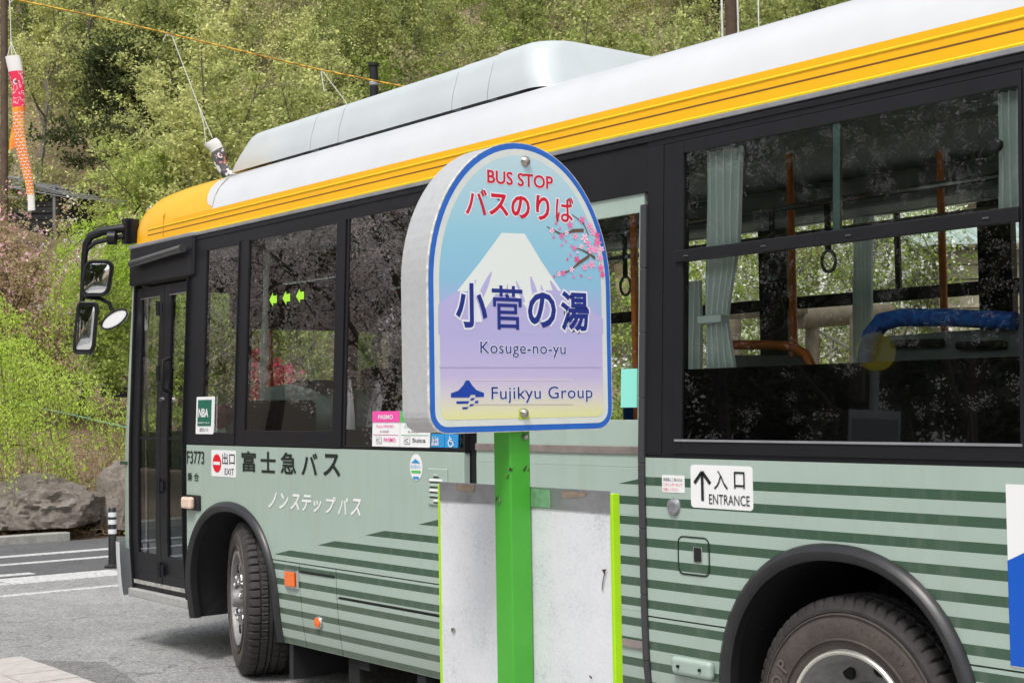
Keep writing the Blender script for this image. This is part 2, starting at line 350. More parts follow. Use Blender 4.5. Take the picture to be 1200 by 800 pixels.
# ================================================================ THE BUS
def panel(x0, x1, z0, z1, arch=None, dx=.04, th=.03):
    """piece of side skin between heights z0 and z1; arch=(centre, hub z, rx, rz) cuts a wheel opening"""
    xs = list(np.arange(x0, x1, dx)) + [x1]
    if arch: xs = sorted(set(xs + [v for v in (arch[0] - arch[2], arch[0] + arch[2]) if x0 < v < x1] + [arch[0] + arch[2] * math.cos(a) for a in np.linspace(0, math.pi, 25) if x0 < arch[0] + arch[2] * math.cos(a) < x1]))
    def low(x):
        if arch and abs(x - arch[0]) < arch[2] - 1e-6:
            return min(max(z0, arch[1] + arch[3] * (1 - abs((x - arch[0]) / arch[2]) ** 2.2) ** (1 / 2.2)), z1)
        return z0
    b = MB()
    for xa, xb in zip(xs[:-1], xs[1:]):
        m = (xa + xb) / 2
        la, lb = low(xa), low(xb)
        if arch and abs(m - arch[0]) < arch[2]:
            if abs(abs(xa - arch[0]) - arch[2]) < 1e-5: la = max(z0, arch[1]) if z1 > arch[1] else z1
            if abs(abs(xb - arch[0]) - arch[2]) < 1e-5: lb = max(z0, arch[1]) if z1 > arch[1] else z1
        if la >= z1 - 1e-4 and lb >= z1 - 1e-4: continue
        n = 8
        v = []
        for x, l in ((xa, la), (xb, lb)):
            for i in range(n + 1):
                z = l + (z1 - l) * i / n; v.append((x, prof(z), z))
            for i in range(n + 1):
                z = l + (z1 - l) * i / n; v.append((x, prof(z) + th, z))
        h = n + 1; q = 2 * h; f = []
        for i in range(n): f.append((i, q + i, q + i + 1, i + 1)); f.append((h + i, h + i + 1, q + h + i + 1, q + h + i))
        f += [(n, q + n, q + h + n, h + n), (0, h, q + h, q)]
        if xa == xs[0]: f.append(tuple(range(n, -1, -1))[::-1] + tuple(range(h + n, h - 1, -1)))
        if xb == xs[-1]: f.append(tuple(range(q + n, q - 1, -1)) + tuple(range(q + h, q + h + n + 1)))
        b.add(v, f)
    return b
def weld(o, d=.0005):
    import bmesh
    bm = bmesh.new(); bm.from_mesh(o.data); bmesh.ops.remove_doubles(bm, verts=bm.verts, dist=d); bmesh.ops.recalc_face_normals(bm, faces=bm.faces)
    bm.to_mesh(o.data); bm.free(); o.data.set_sharp_from_angle(angle=math.radians(30)); return o
BUS = thing('bus', BUSORG, 'pale green bus with dark green stripes and yellow roof band behind the stop sign', 'bus')
FA = (-7.42, .43, .50, .50); RA = (-3.125, .43, .50, .545)
def skin(name, *a, m=None, **k): return weld(panel(*a, **k).build(name, m or M_GREEN, BUS, smooth=True))
skin('side_panel', -7.965, -5.19, .69, 1.287, arch=FA)
skin('skirt_panel', -6.925, -6.647, .25, .684, arch=FA)
skin('skirt_panel', -7.965, -7.92, .36, .684, arch=FA)
skin('hatch_panel', -6.640, -6.287, .25, .684)
skin('skirt_panel', -6.280, -5.19, .545, .684)
skin('skirt_panel', -6.280, -5.19, .25, .538)
skin('side_panel', -4.03, -.9, .69, 1.287, arch=RA)
skin('skirt_panel', -4.03, -3.62, .25, .684, arch=RA)
skin('skirt_panel', -2.63, -.9, .25, .684, arch=RA)
skin('side_panel', -.897, -.35, .25, 1.287)
# dark carcass behind the skin seams
b = MB(); b.box(-6.88, -5.19, .034, .06, .3, 1.28); b.box(-4.03, -3.68, .034, .06, .3, 1.28); b.box(-2.57, -.35, .034, .06, .3, 1.28)
b.box(-8.9, -.4, .45, 1.85, .24, .34); b.box(-6.85, -3.7, .07, 2.2, .27, .34)
b.build('chassis', M_DARK, BUS)
# wheel housings
for nm, ar, t in (('wheel_housing', FA, 1.0), ('wheel_housing', RA, 1.05)):
    b = MB(); c0, hz, rx, rz = ar; pts = [(c0 - rx - .02, .27)] + [(c0 + (rx + .02) * math.cos(a), hz + (rz + .02) * math.sin(a)) for a in np.linspace(math.pi, 0, 17)] + [(c0 + rx + .02, .27)]
    v = [(x, y, z) for x, z in pts for y in (.03, .75)]; n = len(pts)
    b.add(v, [(2 * i, 2 * i + 1, 2 * i + 3, 2 * i + 2) for i in range(n - 1)] + [tuple(2 * i + 1 for i in range(n))])
    b.build(nm, mat('housing_black', (.012, .012, .014), .7, bump=.3, bscale=20), BUS, smooth=True)
# wheel arch trims
def trim(ar, zl, zr):
    c0, hz, rx, rz = ar; a = np.linspace(0, math.pi, 41); pts = [(c0 - rx, zl)] if zl < hz - .02 else []
    e = 2 / 2.2
    sg = lambda v: math.copysign(abs(v) ** e, v)
    pts += [(c0 - rx * sg(math.cos(t)), hz + rz * sg(math.sin(t))) for t in a] + ([(c0 + rx, zr)] if zr < hz - .02 else [])
    P = [A3(x, 0, z) for x, z in pts]; b = MB(); sec = [(-.012, .03), (-.012, -.012), (.0, -.024), (.02, -.03), (.036, -.02), (.045, -.003), (.045, .0), ]
    rings = []
    for i, p in enumerate(P):
        t = P[min(i + 1, len(P) - 1)] - P[max(i - 1, 0)]; t /= np.linalg.norm(t); nrm = A3(-t[2], 0, t[0])
        rings.append([(p + nrm * h) + A3(0, prof(p[2]) + o, 0) for h, o in sec])
    m = len(sec); b.add([v for r in rings for v in r], [(i * m + j, i * m + j + 1, (i + 1) * m + j + 1, (i + 1) * m + j) for i in range(len(P) - 1) for j in range(m - 1)])
    return b
for ar, zl, zr in ((FA, .27, .25), (RA, .25, .25)): fix_normals(trim(ar, zl, zr).build('wheel_arch_trim', M_RUB, BUS, smooth=True))
# --- roof
RP = [(.052, 2.548), (.056, 2.60), (.060, 2.668), (.078, 2.74), (.11, 2.80), (.17, 2.862), (.25, 2.897), (.36, 2.932), (.55, 2.957), (.8, 2.968), (1.15, 2.972)]
RPf = RP + [(2.3 - y, z) for y, z in RP[-2::-1]]
def roof_strip(i0, i1, x0, x1, m, name, both=True):
    b = MB(); seg = RPf[i0:i1 + 1]; n = len(seg); b.add([(x, y, z) for x in (x0, x1) for y, z in seg], [(j, n + j, n + j + 1, j + 1) for j in range(n - 1)])
    o = b.build(name, m, BUS, smooth=True); o.data.flip_normals(); return o
NR = len(RPf)
roof_strip(2, NR - 3, -7.72, -.35, M_WHITE, 'roof_skin')
roof_strip(0, 2, -8.25, -.35, M_YEL, 'roof_side_band'); roof_strip(NR - 3, NR - 1, -8.25, -.35, M_YEL, 'roof_side_band')
# front dome, yellow, with the white field ending in a rounded corner
def dome():
    b = MB(); rings = []
    xs = [-7.72, -7.9, -8.1, -8.25] + [-8.25 - .78 * math.sin(a) for a in np.linspace(.12, math.pi / 2 - .03, 12)]
    for x in xs:
        if x >= -8.25: s, ins = 1., 0.
        else:
            q = (-8.25 - x) / .78; s = (1 - q ** 3.0) ** .42; ins = .30 * max(0, (q - .62) / .38) ** 2
        s = max(s, .02)
        rings.append([(x, 1.15 + (y - 1.15) * (1 - ins) , 2.548 + (z - 2.548) * (s if z > 2.548 else 1)) for y, z in RPf])
    n = len(RPf)
    lo = 2
    V = [p for r in rings for p in r]
    Fc = []
    for i in range(len(rings) - 1):
        for j in range(n - 1):
            if xs[i] > -8.25 + 1e-6 and (j < lo or j >= n - 1 - lo): continue
            Fc.append((i * n + j, i * n + j + 1, (i + 1) * n + j + 1, (i + 1) * n + j))
    Fc.append(tuple((len(rings) - 1) * n + j for j in range(n)))
    b.add(V, Fc); return b
fix_normals(dome().build('front_dome', M_YEL, BUS, smooth=True))
b = MB()    # rounded end of the white field, a film on the dome
def roofpt(t, x, up=.0025):   # t measured along the profile index
    i = min(int(t), len(RPf) - 2); f = t - i; y = RPf[i][0] * (1 - f) + RPf[i + 1][0] * f; z = RPf[i][1] * (1 - f) + RPf[i + 1][1] * f
    return (x, y - (up if t < 5 else 0), z + (up if t >= 2 else 0))
ts = list(np.arange(2.12, 12, .4)); rows = []
for t in ts:
    u = min(1, (t - 2.12) / 2.2); xe = -7.72 - .12 * math.sqrt(max(0, 1 - (1 - u) ** 2))
    rows.append([roofpt(t, -7.72), roofpt(t, xe)])
b.add([p for r in rows for p in r], [(2 * i, 2 * i + 1, 2 * i + 3, 2 * i + 2) for i in range(len(rows) - 1)])
fix_normals(b.build('roof_field_end', M_WHITE, BUS, smooth=True))
tk = MB().tube([(-8.37, .054, 2.57), (-8.38, .062, 2.70), (-8.40, .12, 2.80), (-8.42, .26, 2.87), (-8.43, .6, 2.915)], .004, 6).build('dome_seam', mat('yellow_seam', (.45, .2, .01), .5), BUS)
b = MB()
for z, o, r, m, x0 in ((2.636, .0, .0045, M_YELB, -8.6), (2.553, -.002, .006, M_YELB, -8.0), (2.600, .0015, .004, mat('brown_seam', (.20, .09, .02), .5), -8.6)):
    MB().tube([(x0, prof(z) + .005 + o, z), (-.36, prof(z) + .005 + o, z)], r, 6).build('roof_bead', m, BUS)
MB().sbox(-8.0, -.36, 2.528, 2.546, -.012, .04).build('rain_gutter', M_GREY, BUS, bevel=.003)
MB().box(-.35, -.3, .06, 2.24, .3, 2.9).build('rear_wall', M_GREEN, BUS, bevel=.02)
# --- black window band
b = MB(); b.sbox(-7.95, -5.18, 2.44, 2.527, -.002, .05); b.sbox(-4.03, -.36, 2.478, 2.527, -.002, .05); b.sbox(-5.18, -4.03, 2.31, 2.527, .004, .05); b.build('header_rail', M_BLK, BUS, bevel=.002)
b = MB()
for x0, x1 in ((-7.95, -.36),): b.sbox(x0, x1, 2.500, 2.520, -.008, .0)
b.build('header_rib', M_BLK, BUS, bevel=.003)
def pillar(x0, x1, z0, z1, o=-.002, name='pillar'): return MB().sbox(x0, x1, z0, z1, o, .05).build(name, M_BLK, BUS, bevel=.002)
pillar(-7.955, -7.84, 1.29, 2.44); pillar(-7.352, -7.292, 1.29, 2.44, 0); pillar(-6.222, -6.205, 1.29, 2.44, .003)
def window(x0, x1, z0, z1, fx0, fx1, fz0, fz1, g=M_GLASS, off=-.006, name='window'):
    """frame with its pane"""
    b = MB(); b.sbox(fx0, x0, fz0, fz1, off, .03); b.sbox(x1, fx1, fz0, fz1, off, .03); b.sbox(x0, x1, fz0, z0, off + .001, .03); b.sbox(x0, x1, z1, fz1, off + .001, .03)
    f = b.build(name, M_BLK, BUS, bevel=.0015)
    p = MB(); p.add([(x0, prof(z0) + .004, z0), (x1, prof(z0) + .004, z0), (x1, prof(z1) + .004, z1), (x0, prof(z1) + .004, z1)], [(0, 1, 2, 3)]); p.build('pane', g, f)
    return f
W1 = window(-7.757, -7.364, 1.362, 2.425, -7.838, -7.352, 1.295, 2.44, g=M_GLASSR)
W2 = window(-7.240, -6.305, 1.375, 2.432, -7.291, -6.222, 1.295, 2.44, g=M_GLASSR)
W3 = window(-6.195, -5.20, 1.305, 2.49, -6.204, -5.185, 1.295, 2.497, g=M_GLASSD, off=-.003)
MB().sbox(-6.195, -6.12, 1.305, 2.49, .008, .02).build('blackout_edge', M_BLKG, W3); MB().sbox(-6.12, -5.20, 1.305, 1.40, .008, .02).build('blackout_edge', M_BLKG, W3)
# entrance sliding door
pillar(-5.185, -5.125, .3, 2.31, .0, 'door_post')
ED = MB().sbox(-5.12, -4.065, .33, 1.43, .014, .035, 6).sbox(-5.12, -5.0, 1.43, 2.31, .014, .035).sbox(-4.092, -4.065, 1.43, 2.31, .014, .035).sbox(-5.0, -4.092, 2.235, 2.31, .014, .035).build('entrance_door', M_GREEN, BUS, bevel=.002)
p = MB(); p.add([(-5.0, prof(1.43) + .02, 1.43), (-4.092, prof(1.43) + .02, 1.43), (-4.092, prof(2.235) + .02, 2.235), (-5.0, prof(2.235) + .02, 2.235)], [(0, 1, 2, 3)]); p.build('pane', M_GLASS, ED)
M_RAIL = mat('door_rail', (.34, .29, .27), .4, .5, var=.25, scale=9)
MB().sbox(-5.12, -4.066, 1.298, 1.328, .006, .014).build('door_rail', M_RAIL, ED, bevel=.002)
MB().sbox(-5.12, -4.066, .555, .585, .006, .014).build('door_rail', M_RAIL, ED, bevel=.002)
MB().sbox(-5.105, -5.065, 1.42, 1.50, -.002, .014).build('hinge', M_CHR, ED, bevel=.004)
MB().sbox(-4.185, -4.095, 1.478, 1.628, .012, .017).build('mint_notice', mat('mint_paper', (.25, .72, .60), .7), ED)
MB().sbox(-4.062, -4.032, .27, 2.26, -.012, .03, 8).build('door_edge_strip', mat('strip_grey', (.045, .045, .05), .4), BUS, bevel=.004)
pillar(-4.028, -3.945, 1.30, 2.478); pillar(-3.943, -3.874, 1.30, 2.478, .0)
W4 = window(-3.835, -2.43, 1.356, 2.43, -3.872, -2.418, 1.306, 2.476)
MB().sbox(-3.868, -2.423, 2.019, 2.062, -.020, .02).build('crossbar', M_BLK, W4, bevel=.003)
for x in (-3.8, -3.42, -3.05, -2.53): MB().sbox(x - .012, x + .012, 2.036, 2.041, -.024, -.019).build('latch_clip', M_CHR, W4)
MB().sbox(-3.138, -3.108, 2.062, 2.43, .006, .022).build('sash_divider', mat('sash_edge', (.22, .33, .30), .3, .3), W4, bevel=.003)
MB().sbox(-3.835, -2.43, 1.356, 1.617, .0065, .016).build('blackout_panel', M_BLKG, W4)
MB().sbox(-4.028, -.36, 1.284, 1.306, .003, .04).build('belt_rail', M_BLK, BUS); MB().sbox(-7.955, -5.185, 1.284, 1.2955, .003, .04).build('belt_rail', M_BLK, BUS)
MB().sbox(-3.868, -2.423, 1.350, 1.358, -.010, .0).build('sill_bead', M_GREY, W4)
for px, py in ((800, 233), (1170, 171)):
    x, z = S(px, py, .02); MB().lathe([(0, -.022), (.014, -.022), (.019, -.012), (.019, .0), (.01, .012), (0, .012)], (x, prof(z) + .018, z), 'y', 20).build('sash_knob', M_BLK, W4, smooth=True)
pillar(-2.417, -2.27, 1.30, 2.478)
W5 = window(-2.22, -.75, 1.356, 2.43, -2.268, -.70, 1.306, 2.476); pillar(-.699, -.36, 1.30, 2.478)
MB().sbox(-2.22, -.75, 1.356, 1.617, .0065, .016).build('blackout_panel', M_BLKG, W5)
MB().sbox(-2.263, -.705, 2.019, 2.062, -.020, .02).build('crossbar', M_BLK, W5, bevel=.003)
# three green arrows on the glass
for px, py in ((320.5, 351), (336, 349), (352, 346.5)):
    x, z = S(px, py, .003); a = [(-.038, 0), (-.002, .05), (-.002, .026), (.034, .026), (.034, -.026), (-.002, -.026), (-.002, -.05)]
    MB().add([(x + u * 1.15, prof(z) + .0015, z + v * .78) for u, v in a], [tuple(range(7))[::-1]]).build('arrow_sticker', mat('arrow_green', (.40, .80, .05), .5, emis=0), W2)
# --- exit folding door
MB().sbox(-8.815, -7.905, 2.290, 2.535, -.022, .05).build('door_cover', M_BLK, BUS, bevel=.012)
MB().tube([(-8.70, -.012, 2.425), (-7.965, -.012, 2.455)], .025, 14).build('side_blind_roller', mat('roller_dark', (.05, .055, .055), .18), BUS, smooth=True)
MB().sbox(-8.83, -7.90, 2.527, 2.552, -.026, .05).build('cover_cap', M_GREY, BUS, bevel=.006)
b = MB(); b.sbox(-8.785, -8.765, .34, 2.288, .0, .05, 6); b.build('door_post', M_BLK, BUS); MB().sbox(-7.985, -7.955, .34, 2.288, -.002, .05, 6).build('door_post', M_BLK, BUS)
MB().sbox(-7.986, -7.979, .34, 2.288, -.018, -.001, 6).build('door_post_strip', M_BLK, BUS)
def leaf(x0, x1, gl, gr):
    b = MB(); b.sbox(x0, gl, .38, 2.27, .012, .045, 6); b.sbox(gr, x1, .38, 2.27, .012, .045, 6); b.sbox(gl, gr, .38, .602, .014, .045, 2); b.sbox(gl, gr, 2.20, 2.27, .014, .045)
    d = b.build('exit_door_leaf', M_BLK, BUS, bevel=.002)
    p = MB(); zs = np.linspace(.602, 2.20, 7); p.add([(x, prof(z) + .024, z) for z in zs for x in (gl, gr)], [(2 * i, 2 * i + 1, 2 * i + 3, 2 * i + 2) for i in range(6)]); p.build('pane', M_GLASS, d)
    MB().sbox(gl - .01, gr + .01, 2.196, 2.204, .006, .014).build('glazing_bead', M_CHR, d)
    MB().sbox(x0, x1, .405, .428, .008, .014).build('kick_strip', mat('worn_strip', (.5, .49, .46), .5, .3, var=.5, scale=60), d)
    MB().sbox(gl + .004, gr - .004, 1.315, 1.33, .022, .028).build('glazing_bar', M_BLK, d)
    return d
d1 = leaf(-8.76, -8.352, -8.68, -8.415); d2 = leaf(-8.346, -7.99, -8.255, -8.035)
for z in (.52, 1.03, 1.72, 2.12): 
    MB().tube([(-8.349, .004, z - .045), (-8.349, .004, z + .045)], .013, 8).build('hinge', M_BLK, d1); MB().tube([(-8.30, .004, z - .03), (-8.30, .004, z + .03)], .012, 8).build('hinge', M_BLK, d2)
MB().tube([(-8.21, .02, 1.60), (-8.20, -.035, 1.62), (-8.19, -.045, 1.70), (-8.20, -.035, 1.79), (-8.21, .02, 1.81)], .013, 8).build('handle', M_BLK, d2, smooth=True)
MB().tube([(-8.29, -.01, 1.56), (-8.29, .012, 1.56)], .016, 10).build('lock', M_CHR, d2)
MB().tube([(-8.66, .07, .45), (-8.66, .07, 2.2)], .012, 8).build('grab_rail', M_CHR, d1)
MB().tube([(-8.2, .16, 1.48), (-8.0, .22, 1.12), (-7.8, .25, 1.1)], .016, 8).build('grab_rail', M_ORAIL, d2)
MB().box(-8.80, -7.955, .0, .75, .32, .372).build('step', mat('step_grey', (.42, .42, .40), .6, .2, var=.2, scale=20), BUS, bevel=.006)
MB().box(-8.78, -7.96, .13, .8, .36, .39).build('step_tread', M_INTD, BUS)
# --- nose, built round in plan
NP = [(-8.785, .0), (-8.87, .012), (-8.95, .07), (-9.01, .18), (-9.07, .4), (-9.12, .75), (-9.13, 1.15)]
NPf = NP + [(x, 2.3 - y) for x, y in NP[-2::-1]]
def nose(z0, z1, i0=0, i1=None, name='nose_panel', m=None, out=0., nz=5):
    seg = NPf[i0:i1]; b = MB(); zs = np.linspace(z0, z1, nz); n = len(seg)
    def P(x, y, z):
        k = prof(z); cy = 1.15 + (y - 1.15) * (1 - k / 1.15) + (out * (-1 if y < .3 else (1 if y > 2 else 0))); lean = max(0, z - 1.2) * .10
        return (x - out + lean * (1 if x < -8.9 else (.4 if x < -8.8 else 0)), cy, z)
    b.add([P(x, y, z) for z in zs for x, y in seg], [(i * n + j, i * n + j + 1, (i + 1) * n + j + 1, (i + 1) * n + j) for i in range(nz - 1) for j in range(n - 1)])
    return fix_normals(b.build(name, m or M_PLAIN, BUS, smooth=True))
nose(.62, 1.35); nose(1.35, 2.30, 0, 4, 'corner_post'); nose(1.35, 2.30, -4, None, 'corner_post'); nose(2.29, 2.56, name='destination_header', m=M_BLK, out=.004)
nose(1.35, 2.30, 3, -3, 'windscreen', M_GLASSF)
nose(.30, .66, 0, None, 'front_bumper', mat('bumper_white', (.72, .73, .74), .35), out=.045)
MB().sbox(-8.90, -8.80, 1.150, 1.170, -.008, .0).build('corner_strip', mat('strip_green', (.03, .07, .05), .5), BUS)
# --- lettering and stickers on the side
def sticker(x0, x1, z0, z1, m=M_PWHITE, name='sticker', off=-.0015, parent=None, r=.012):
    pts = []
    for cx, cz, a0 in ((x1 - r, z0 + r, -90), (x1 - r, z1 - r, 0), (x0 + r, z1 - r, 90), (x0 + r, z0 + r, 180)):
        for k in range(4): a = math.radians(a0 + 30 * k); pts.append((cx + r * math.cos(a), cz + r * math.sin(a)))
    return MB().prism([(x, prof(z) + off, z) for x, z in pts], (0, abs(off) * .9, 0)).build(name, m, parent or BUS)
T = text_side
T('F3773', -7.945, -7.72, 1.176, 1.252, -.0025, M_PBLACK, BUS, .012); T('乗 合', -7.94, -7.79, 1.075, 1.125, -.0025, M_PBLACK, BUS, .01)
s = sticker(-7.632, -7.333, 1.112, 1.262)
def disc(cx, cz, rx, rz, m, parent, off=-.003, name='disc', n=28): return MB().add([(cx + rx * math.cos(-a), prof(cz) + off, cz + rz * math.sin(-a)) for a in np.linspace(0, 2 * math.pi, n, endpoint=False)], [tuple(range(n))[::-1]]).build(name, m, parent)
disc(-7.560, 1.187, .052, .052, M_PRED, s); MB().sbox(-7.60, -7.52, 1.178, 1.196, -.005, -.004).build('bar', M_PWHITE, s)
T('出口', -7.495, -7.345, 1.182, 1.248, -.003, M_PBLACK, s, .004); T('EXIT', -7.465, -7.355, 1.125, 1.160, -.003, M_PBLACK, s)
for i, ch in enumerate('富士急バス'):
    a = -7.265 + i * .218; T(ch, a, a + .165, 1.148, 1.262, -.0025, M_PBLACK, BUS, .02)
for i, ch in enumerate('ノンステップバス'):
    a = -6.965 + i * .1185; dz = .085 if ch != 'ッ' else .062
    T(ch, a, a + (.098 if ch != 'ッ' else .08), .962, .962 + dz, -.0025, M_PWHITE, BUS, .02, .25)
# round place sticker
disc(-5.562, 1.213, .052, .062, M_PWHITE, BUS, name='round_sticker', off=-.002)
b = MB().add([(x, -.004, z) for x, z in ((-5.60, 1.232), (-5.565, 1.252), (-5.525, 1.232))], [(0, 1, 2)]).build('sticker_peak', M_LBLUE, BUS)
T('富士の国やまなし', -5.605, -5.52, 1.207, 1.224, -.004, M_LBLUE, BUS); MB().sbox(-5.60, -5.525, 1.186, 1.198, -.004, -.003).build('sticker_band', M_PGREEN, BUS); MB().sbox(-5.585, -5.54, 1.158, 1.170, -.004, -.003).build('sticker_band', M_LBLUE, BUS)
# grille
g = MB().sbox(-5.462, -5.312, 1.045, 1.212, -.009, .0).build('vent_cover', M_PLAIN, BUS, bevel=.006)
for i in range(6):
    z = 1.180 - i * .023; q = .03 if i in (0, 5) else 0; MB().tube([(-5.44 + q, -.010, z), (-5.345 - q, -.010, z)], .006, 8).build('louvre', M_PWHITE if i % 2 else M_PLAIN, g); MB().sbox(-5.445 + q, -5.34 - q, z - .011, z - .006, -.0102, -.0088).build('slot', M_DARK, g)
# IC card and accessibility stickers
for x0, x1, top, cap, low in ((-5.934, -5.698, M_PINK, 'PASMO', 'PASMO'), (-5.694, -5.452, M_PGREEN, 'Suica', 'Suica')):
    s = sticker(x0, x1, 1.305, 1.473, off=-.0045, r=.003); wd = x1 - x0
    MB().sbox(x0, x1, 1.421, 1.4735, -.007, -.005).build('heading', top, s); T(cap, x0 + .055, x1 - .055, 1.435, 1.456, -.0085, M_PWHITE, s, .02)
    T('Kazu MONO', x0 + .04, x1 - .05, 1.395, 1.409, -.007, top, s); T('is mine!', x0 + .07, x1 - .09, 1.372, 1.384, -.007, M_PBLACK, s)
    MB().sbox(x0 + .01, x1 - .01, 1.361, 1.362, -.007, -.005).build('rule', top, s); sticker(x0 + .035, x0 + .085, 1.318, 1.352, M_GREY, 'icon_border', -.0065, s, .005); sticker(x0 + .038, x0 + .082, 1.320, 1.350, M_PWHITE, 'icon_field', -.0075, s, .005)
    T('IC', x0 + .045, x0 + .075, 1.326, 1.344, -.009, M_PBLACK, s); T(low, x0 + .105, x1 - .03, 1.328, 1.347, -.007, top if top is M_PINK else M_PBLACK, s, .01)
def strokes(b, segs, ox, oz, sc, th, off):
    for (x0, z0, x1, z1) in segs:
        d = A3(x1 - x0, z1 - z0); L = np.linalg.norm(d); nn = A3(-d[1], d[0]) / L * th / 2
        P = [(x0 + nn[0], z0 + nn[1]), (x0 - nn[0], z0 - nn[1]), (x1 - nn[0], z1 - nn[1]), (x1 + nn[0], z1 + nn[1])]
        b.add([(ox + x * sc, prof(oz) + off, oz + z * sc) for x, z in P], [(0, 1, 2, 3)])
    return b
s = sticker(-5.440, -5.338, 1.307, 1.368, M_LBLUE, off=-.0045, r=.003); T('🚶🚶', -5.432, -5.346, 1.313, 1.362, -.006, M_PWHITE, s) if False else strokes(MB(), [(.1, .85, .1, .55), (.1, .55, 0, .1), (.1, .55, .25, .1), (.1, .75, .3, .5), (.5, .9, .55, .5), (.55, .5, .45, .1), (.55, .5, .7, .1), (.5, .75, .75, .55), (.9, .8, .9, .1)], -5.43, 1.310, .052, .13, -.0065).build('pictogram', M_PWHITE, s)
s = sticker(-5.333, -5.235, 1.307, 1.368, M_LBLUE, off=-.0045, r=.003)
b = strokes(MB(), [(.35, .95, .38, .5), (.38, .5, .75, .5), (.75, .5, .9, .15), (.4, .7, .65, .7)] + [(.45 + .33 * math.cos(a), .38 + .33 * math.sin(a), .45 + .33 * math.cos(a + .4), .38 + .33 * math.sin(a + .4)) for a in np.arange(2.2, 6.0, .4)], -5.31, 1.309, .052, .12, -.0065); b.build('wheelchair_mark', M_PWHITE, s)
# accreditation sticker on first window
s = sticker(-7.825, -7.605, 1.352, 1.568, off=-.008, parent=W1, r=.008); MB().sbox(-7.80, -7.63, 1.40, 1.550, -.011, -.009).build('field', mat('print_forest', (.012, .13, .085), .4), s)
T('NBA', -7.785, -7.66, 1.45, 1.50, -.013, M_PWHITE, s, .03); T('SAFETY BUS', -7.79, -7.645, 1.412, 1.422, -.013, M_PWHITE, s); T('貸切バス', -7.775, -7.66, 1.365, 1.388, -.0095, M_PBLACK, s)
# small white notice, coin emblem, entrance sign
s = sticker(-3.940, -3.822, 1.160, 1.224, r=.005)
for k, (tx, mm) in enumerate((('乗務員にご用の方は', M_PBLACK), ('このインターホンで', M_PRED), ('お話しください', M_PRED))): T(tx, -3.932, -3.832 - .02 * (k == 2), 1.201 - k * .018, 1.214 - k * .018, -.003, mm, s)
MB().lathe([(0, -.012), (.022, -.012), (.026, -.009), (.030, -.010), (.033, -.004), (.033, 0)], (-3.878, 0, 1.108), 'y', 28).build('intercom_button', M_ALU, BUS, smooth=True)
T('S', -3.888, -3.868, 1.094, 1.122, -.0135, M_GREY, BUS, .02)
s = sticker(-3.790, -3.486, 1.110, 1.266, r=.014)
strokes(MB(), [(.5, 0, .5, .93), (.5, 1, .12, .6), (.5, 1, .88, .6)], -3.782, 1.136, .105, .13, -.0035).build('arrow', M_PBLACK, s)
T('入', -3.672, -3.604, 1.180, 1.248, -.0035, M_PBLACK, s); T('口', -3.573, -3.522, 1.186, 1.246, -.0035, M_PBLACK, s, .01); T('ENTRANCE', -3.697, -3.500, 1.126, 1.162, -.0035, M_PBLACK, s)
# lockable flap
def ring(x0, x1, z0, z1, r, t, m, name, parent, off=-.001):
    pts = []
    for cx, cz, a0 in ((x1 - r, z0 + r, -90), (x1 - r, z1 - r, 0), (x0 + r, z1 - r, 90), (x0 + r, z0 + r, 180)):
        for k in range(5): a = math.radians(a0 + 22.5 * k); pts.append((cx + r * math.cos(a), off + prof(cz), cz + r * math.sin(a)))
    return MB().tube(pts + [pts[0]], t, 6, False).build(name, m, parent, smooth=True)
fl = ring(-3.862, -3.704, .862, 1.0, .025, .0028, M_PBLACK, 'flap_seam', BUS)
sticker(-3.856, -3.710, .868, .994, M_GREEN, 'flap', -.003, r=.02); MB().sbox(-3.776, -3.740, .915, .962, -.006, -.002).build('flap_catch', M_DARK, BUS, bevel=.003); ring(-3.778, -3.738, .912, .965, .006, .002, M_CHR, 'catch_rim', BUS, -.005)
cl = MB().sbox(-3.890, -3.688, .492, .560, -.035, .0).build('step_lamp', M_PLAIN, BUS, bevel=.022); cl.modifiers[0].segments = 4
for x in (-3.845, -3.735): MB().tube([(x, -.037, .527), (x, -.03, .527)], .006, 8).build('screw', M_DARK, cl)
# side lamps
l = MB().sbox(-7.945, -7.765, .905, .995, -.012, .0).build('side_lamp', M_BLK, BUS, bevel=.008); MB().sbox(-7.940, -7.82, .915, .985, -.05, -.012).build('lens', M_AMB, l, bevel=.014)
l = MB().sbox(-6.790, -6.652, .548, .652, -.012, .004).build('marker_lamp', M_CHR, BUS, bevel=.01); MB().sbox(-6.770, -6.672, .562, .638, -.024, -.012).build('lens', M_ORG, l, bevel=.008)
l = MB().lathe([(0, -.012), (.03, -.012), (.034, -.004), (.034, 0)], (-6.475, prof(.40), .40), 'y', 24).build('round_reflector', M_CHR, BUS, smooth=True); MB().lathe([(0, -.018), (.026, -.015), (.026, -.01)], (-6.475, prof(.40), .40), 'y', 24).build('lens', M_ORG, l, smooth=True)
MB().sbox(-6.63, -6.30, .640, .652, -.004, .0).build('hatch_grip', M_BLK, BUS); MB().sbox(-6.26, -5.2, .545, .552, -.003, .0).build('skirt_bead', M_BLK, BUS)
# side notice in blue and white
s = MB().sbox(-2.483, -1.55, .70, 1.238, -.002, .0, 3).build('side_poster', M_PWHITE, BUS)
MB().add([(x, prof(z) - .004, z) for x, z in ((-2.483, .704), (-1.55, .704), (-1.55, 1.20), (-2.30, 1.10), (-2.483, 1.012))], [(0, 1, 2, 3, 4)]).build('blue_field', mat('poster_blue', (.0, .09, .50), .4), s)
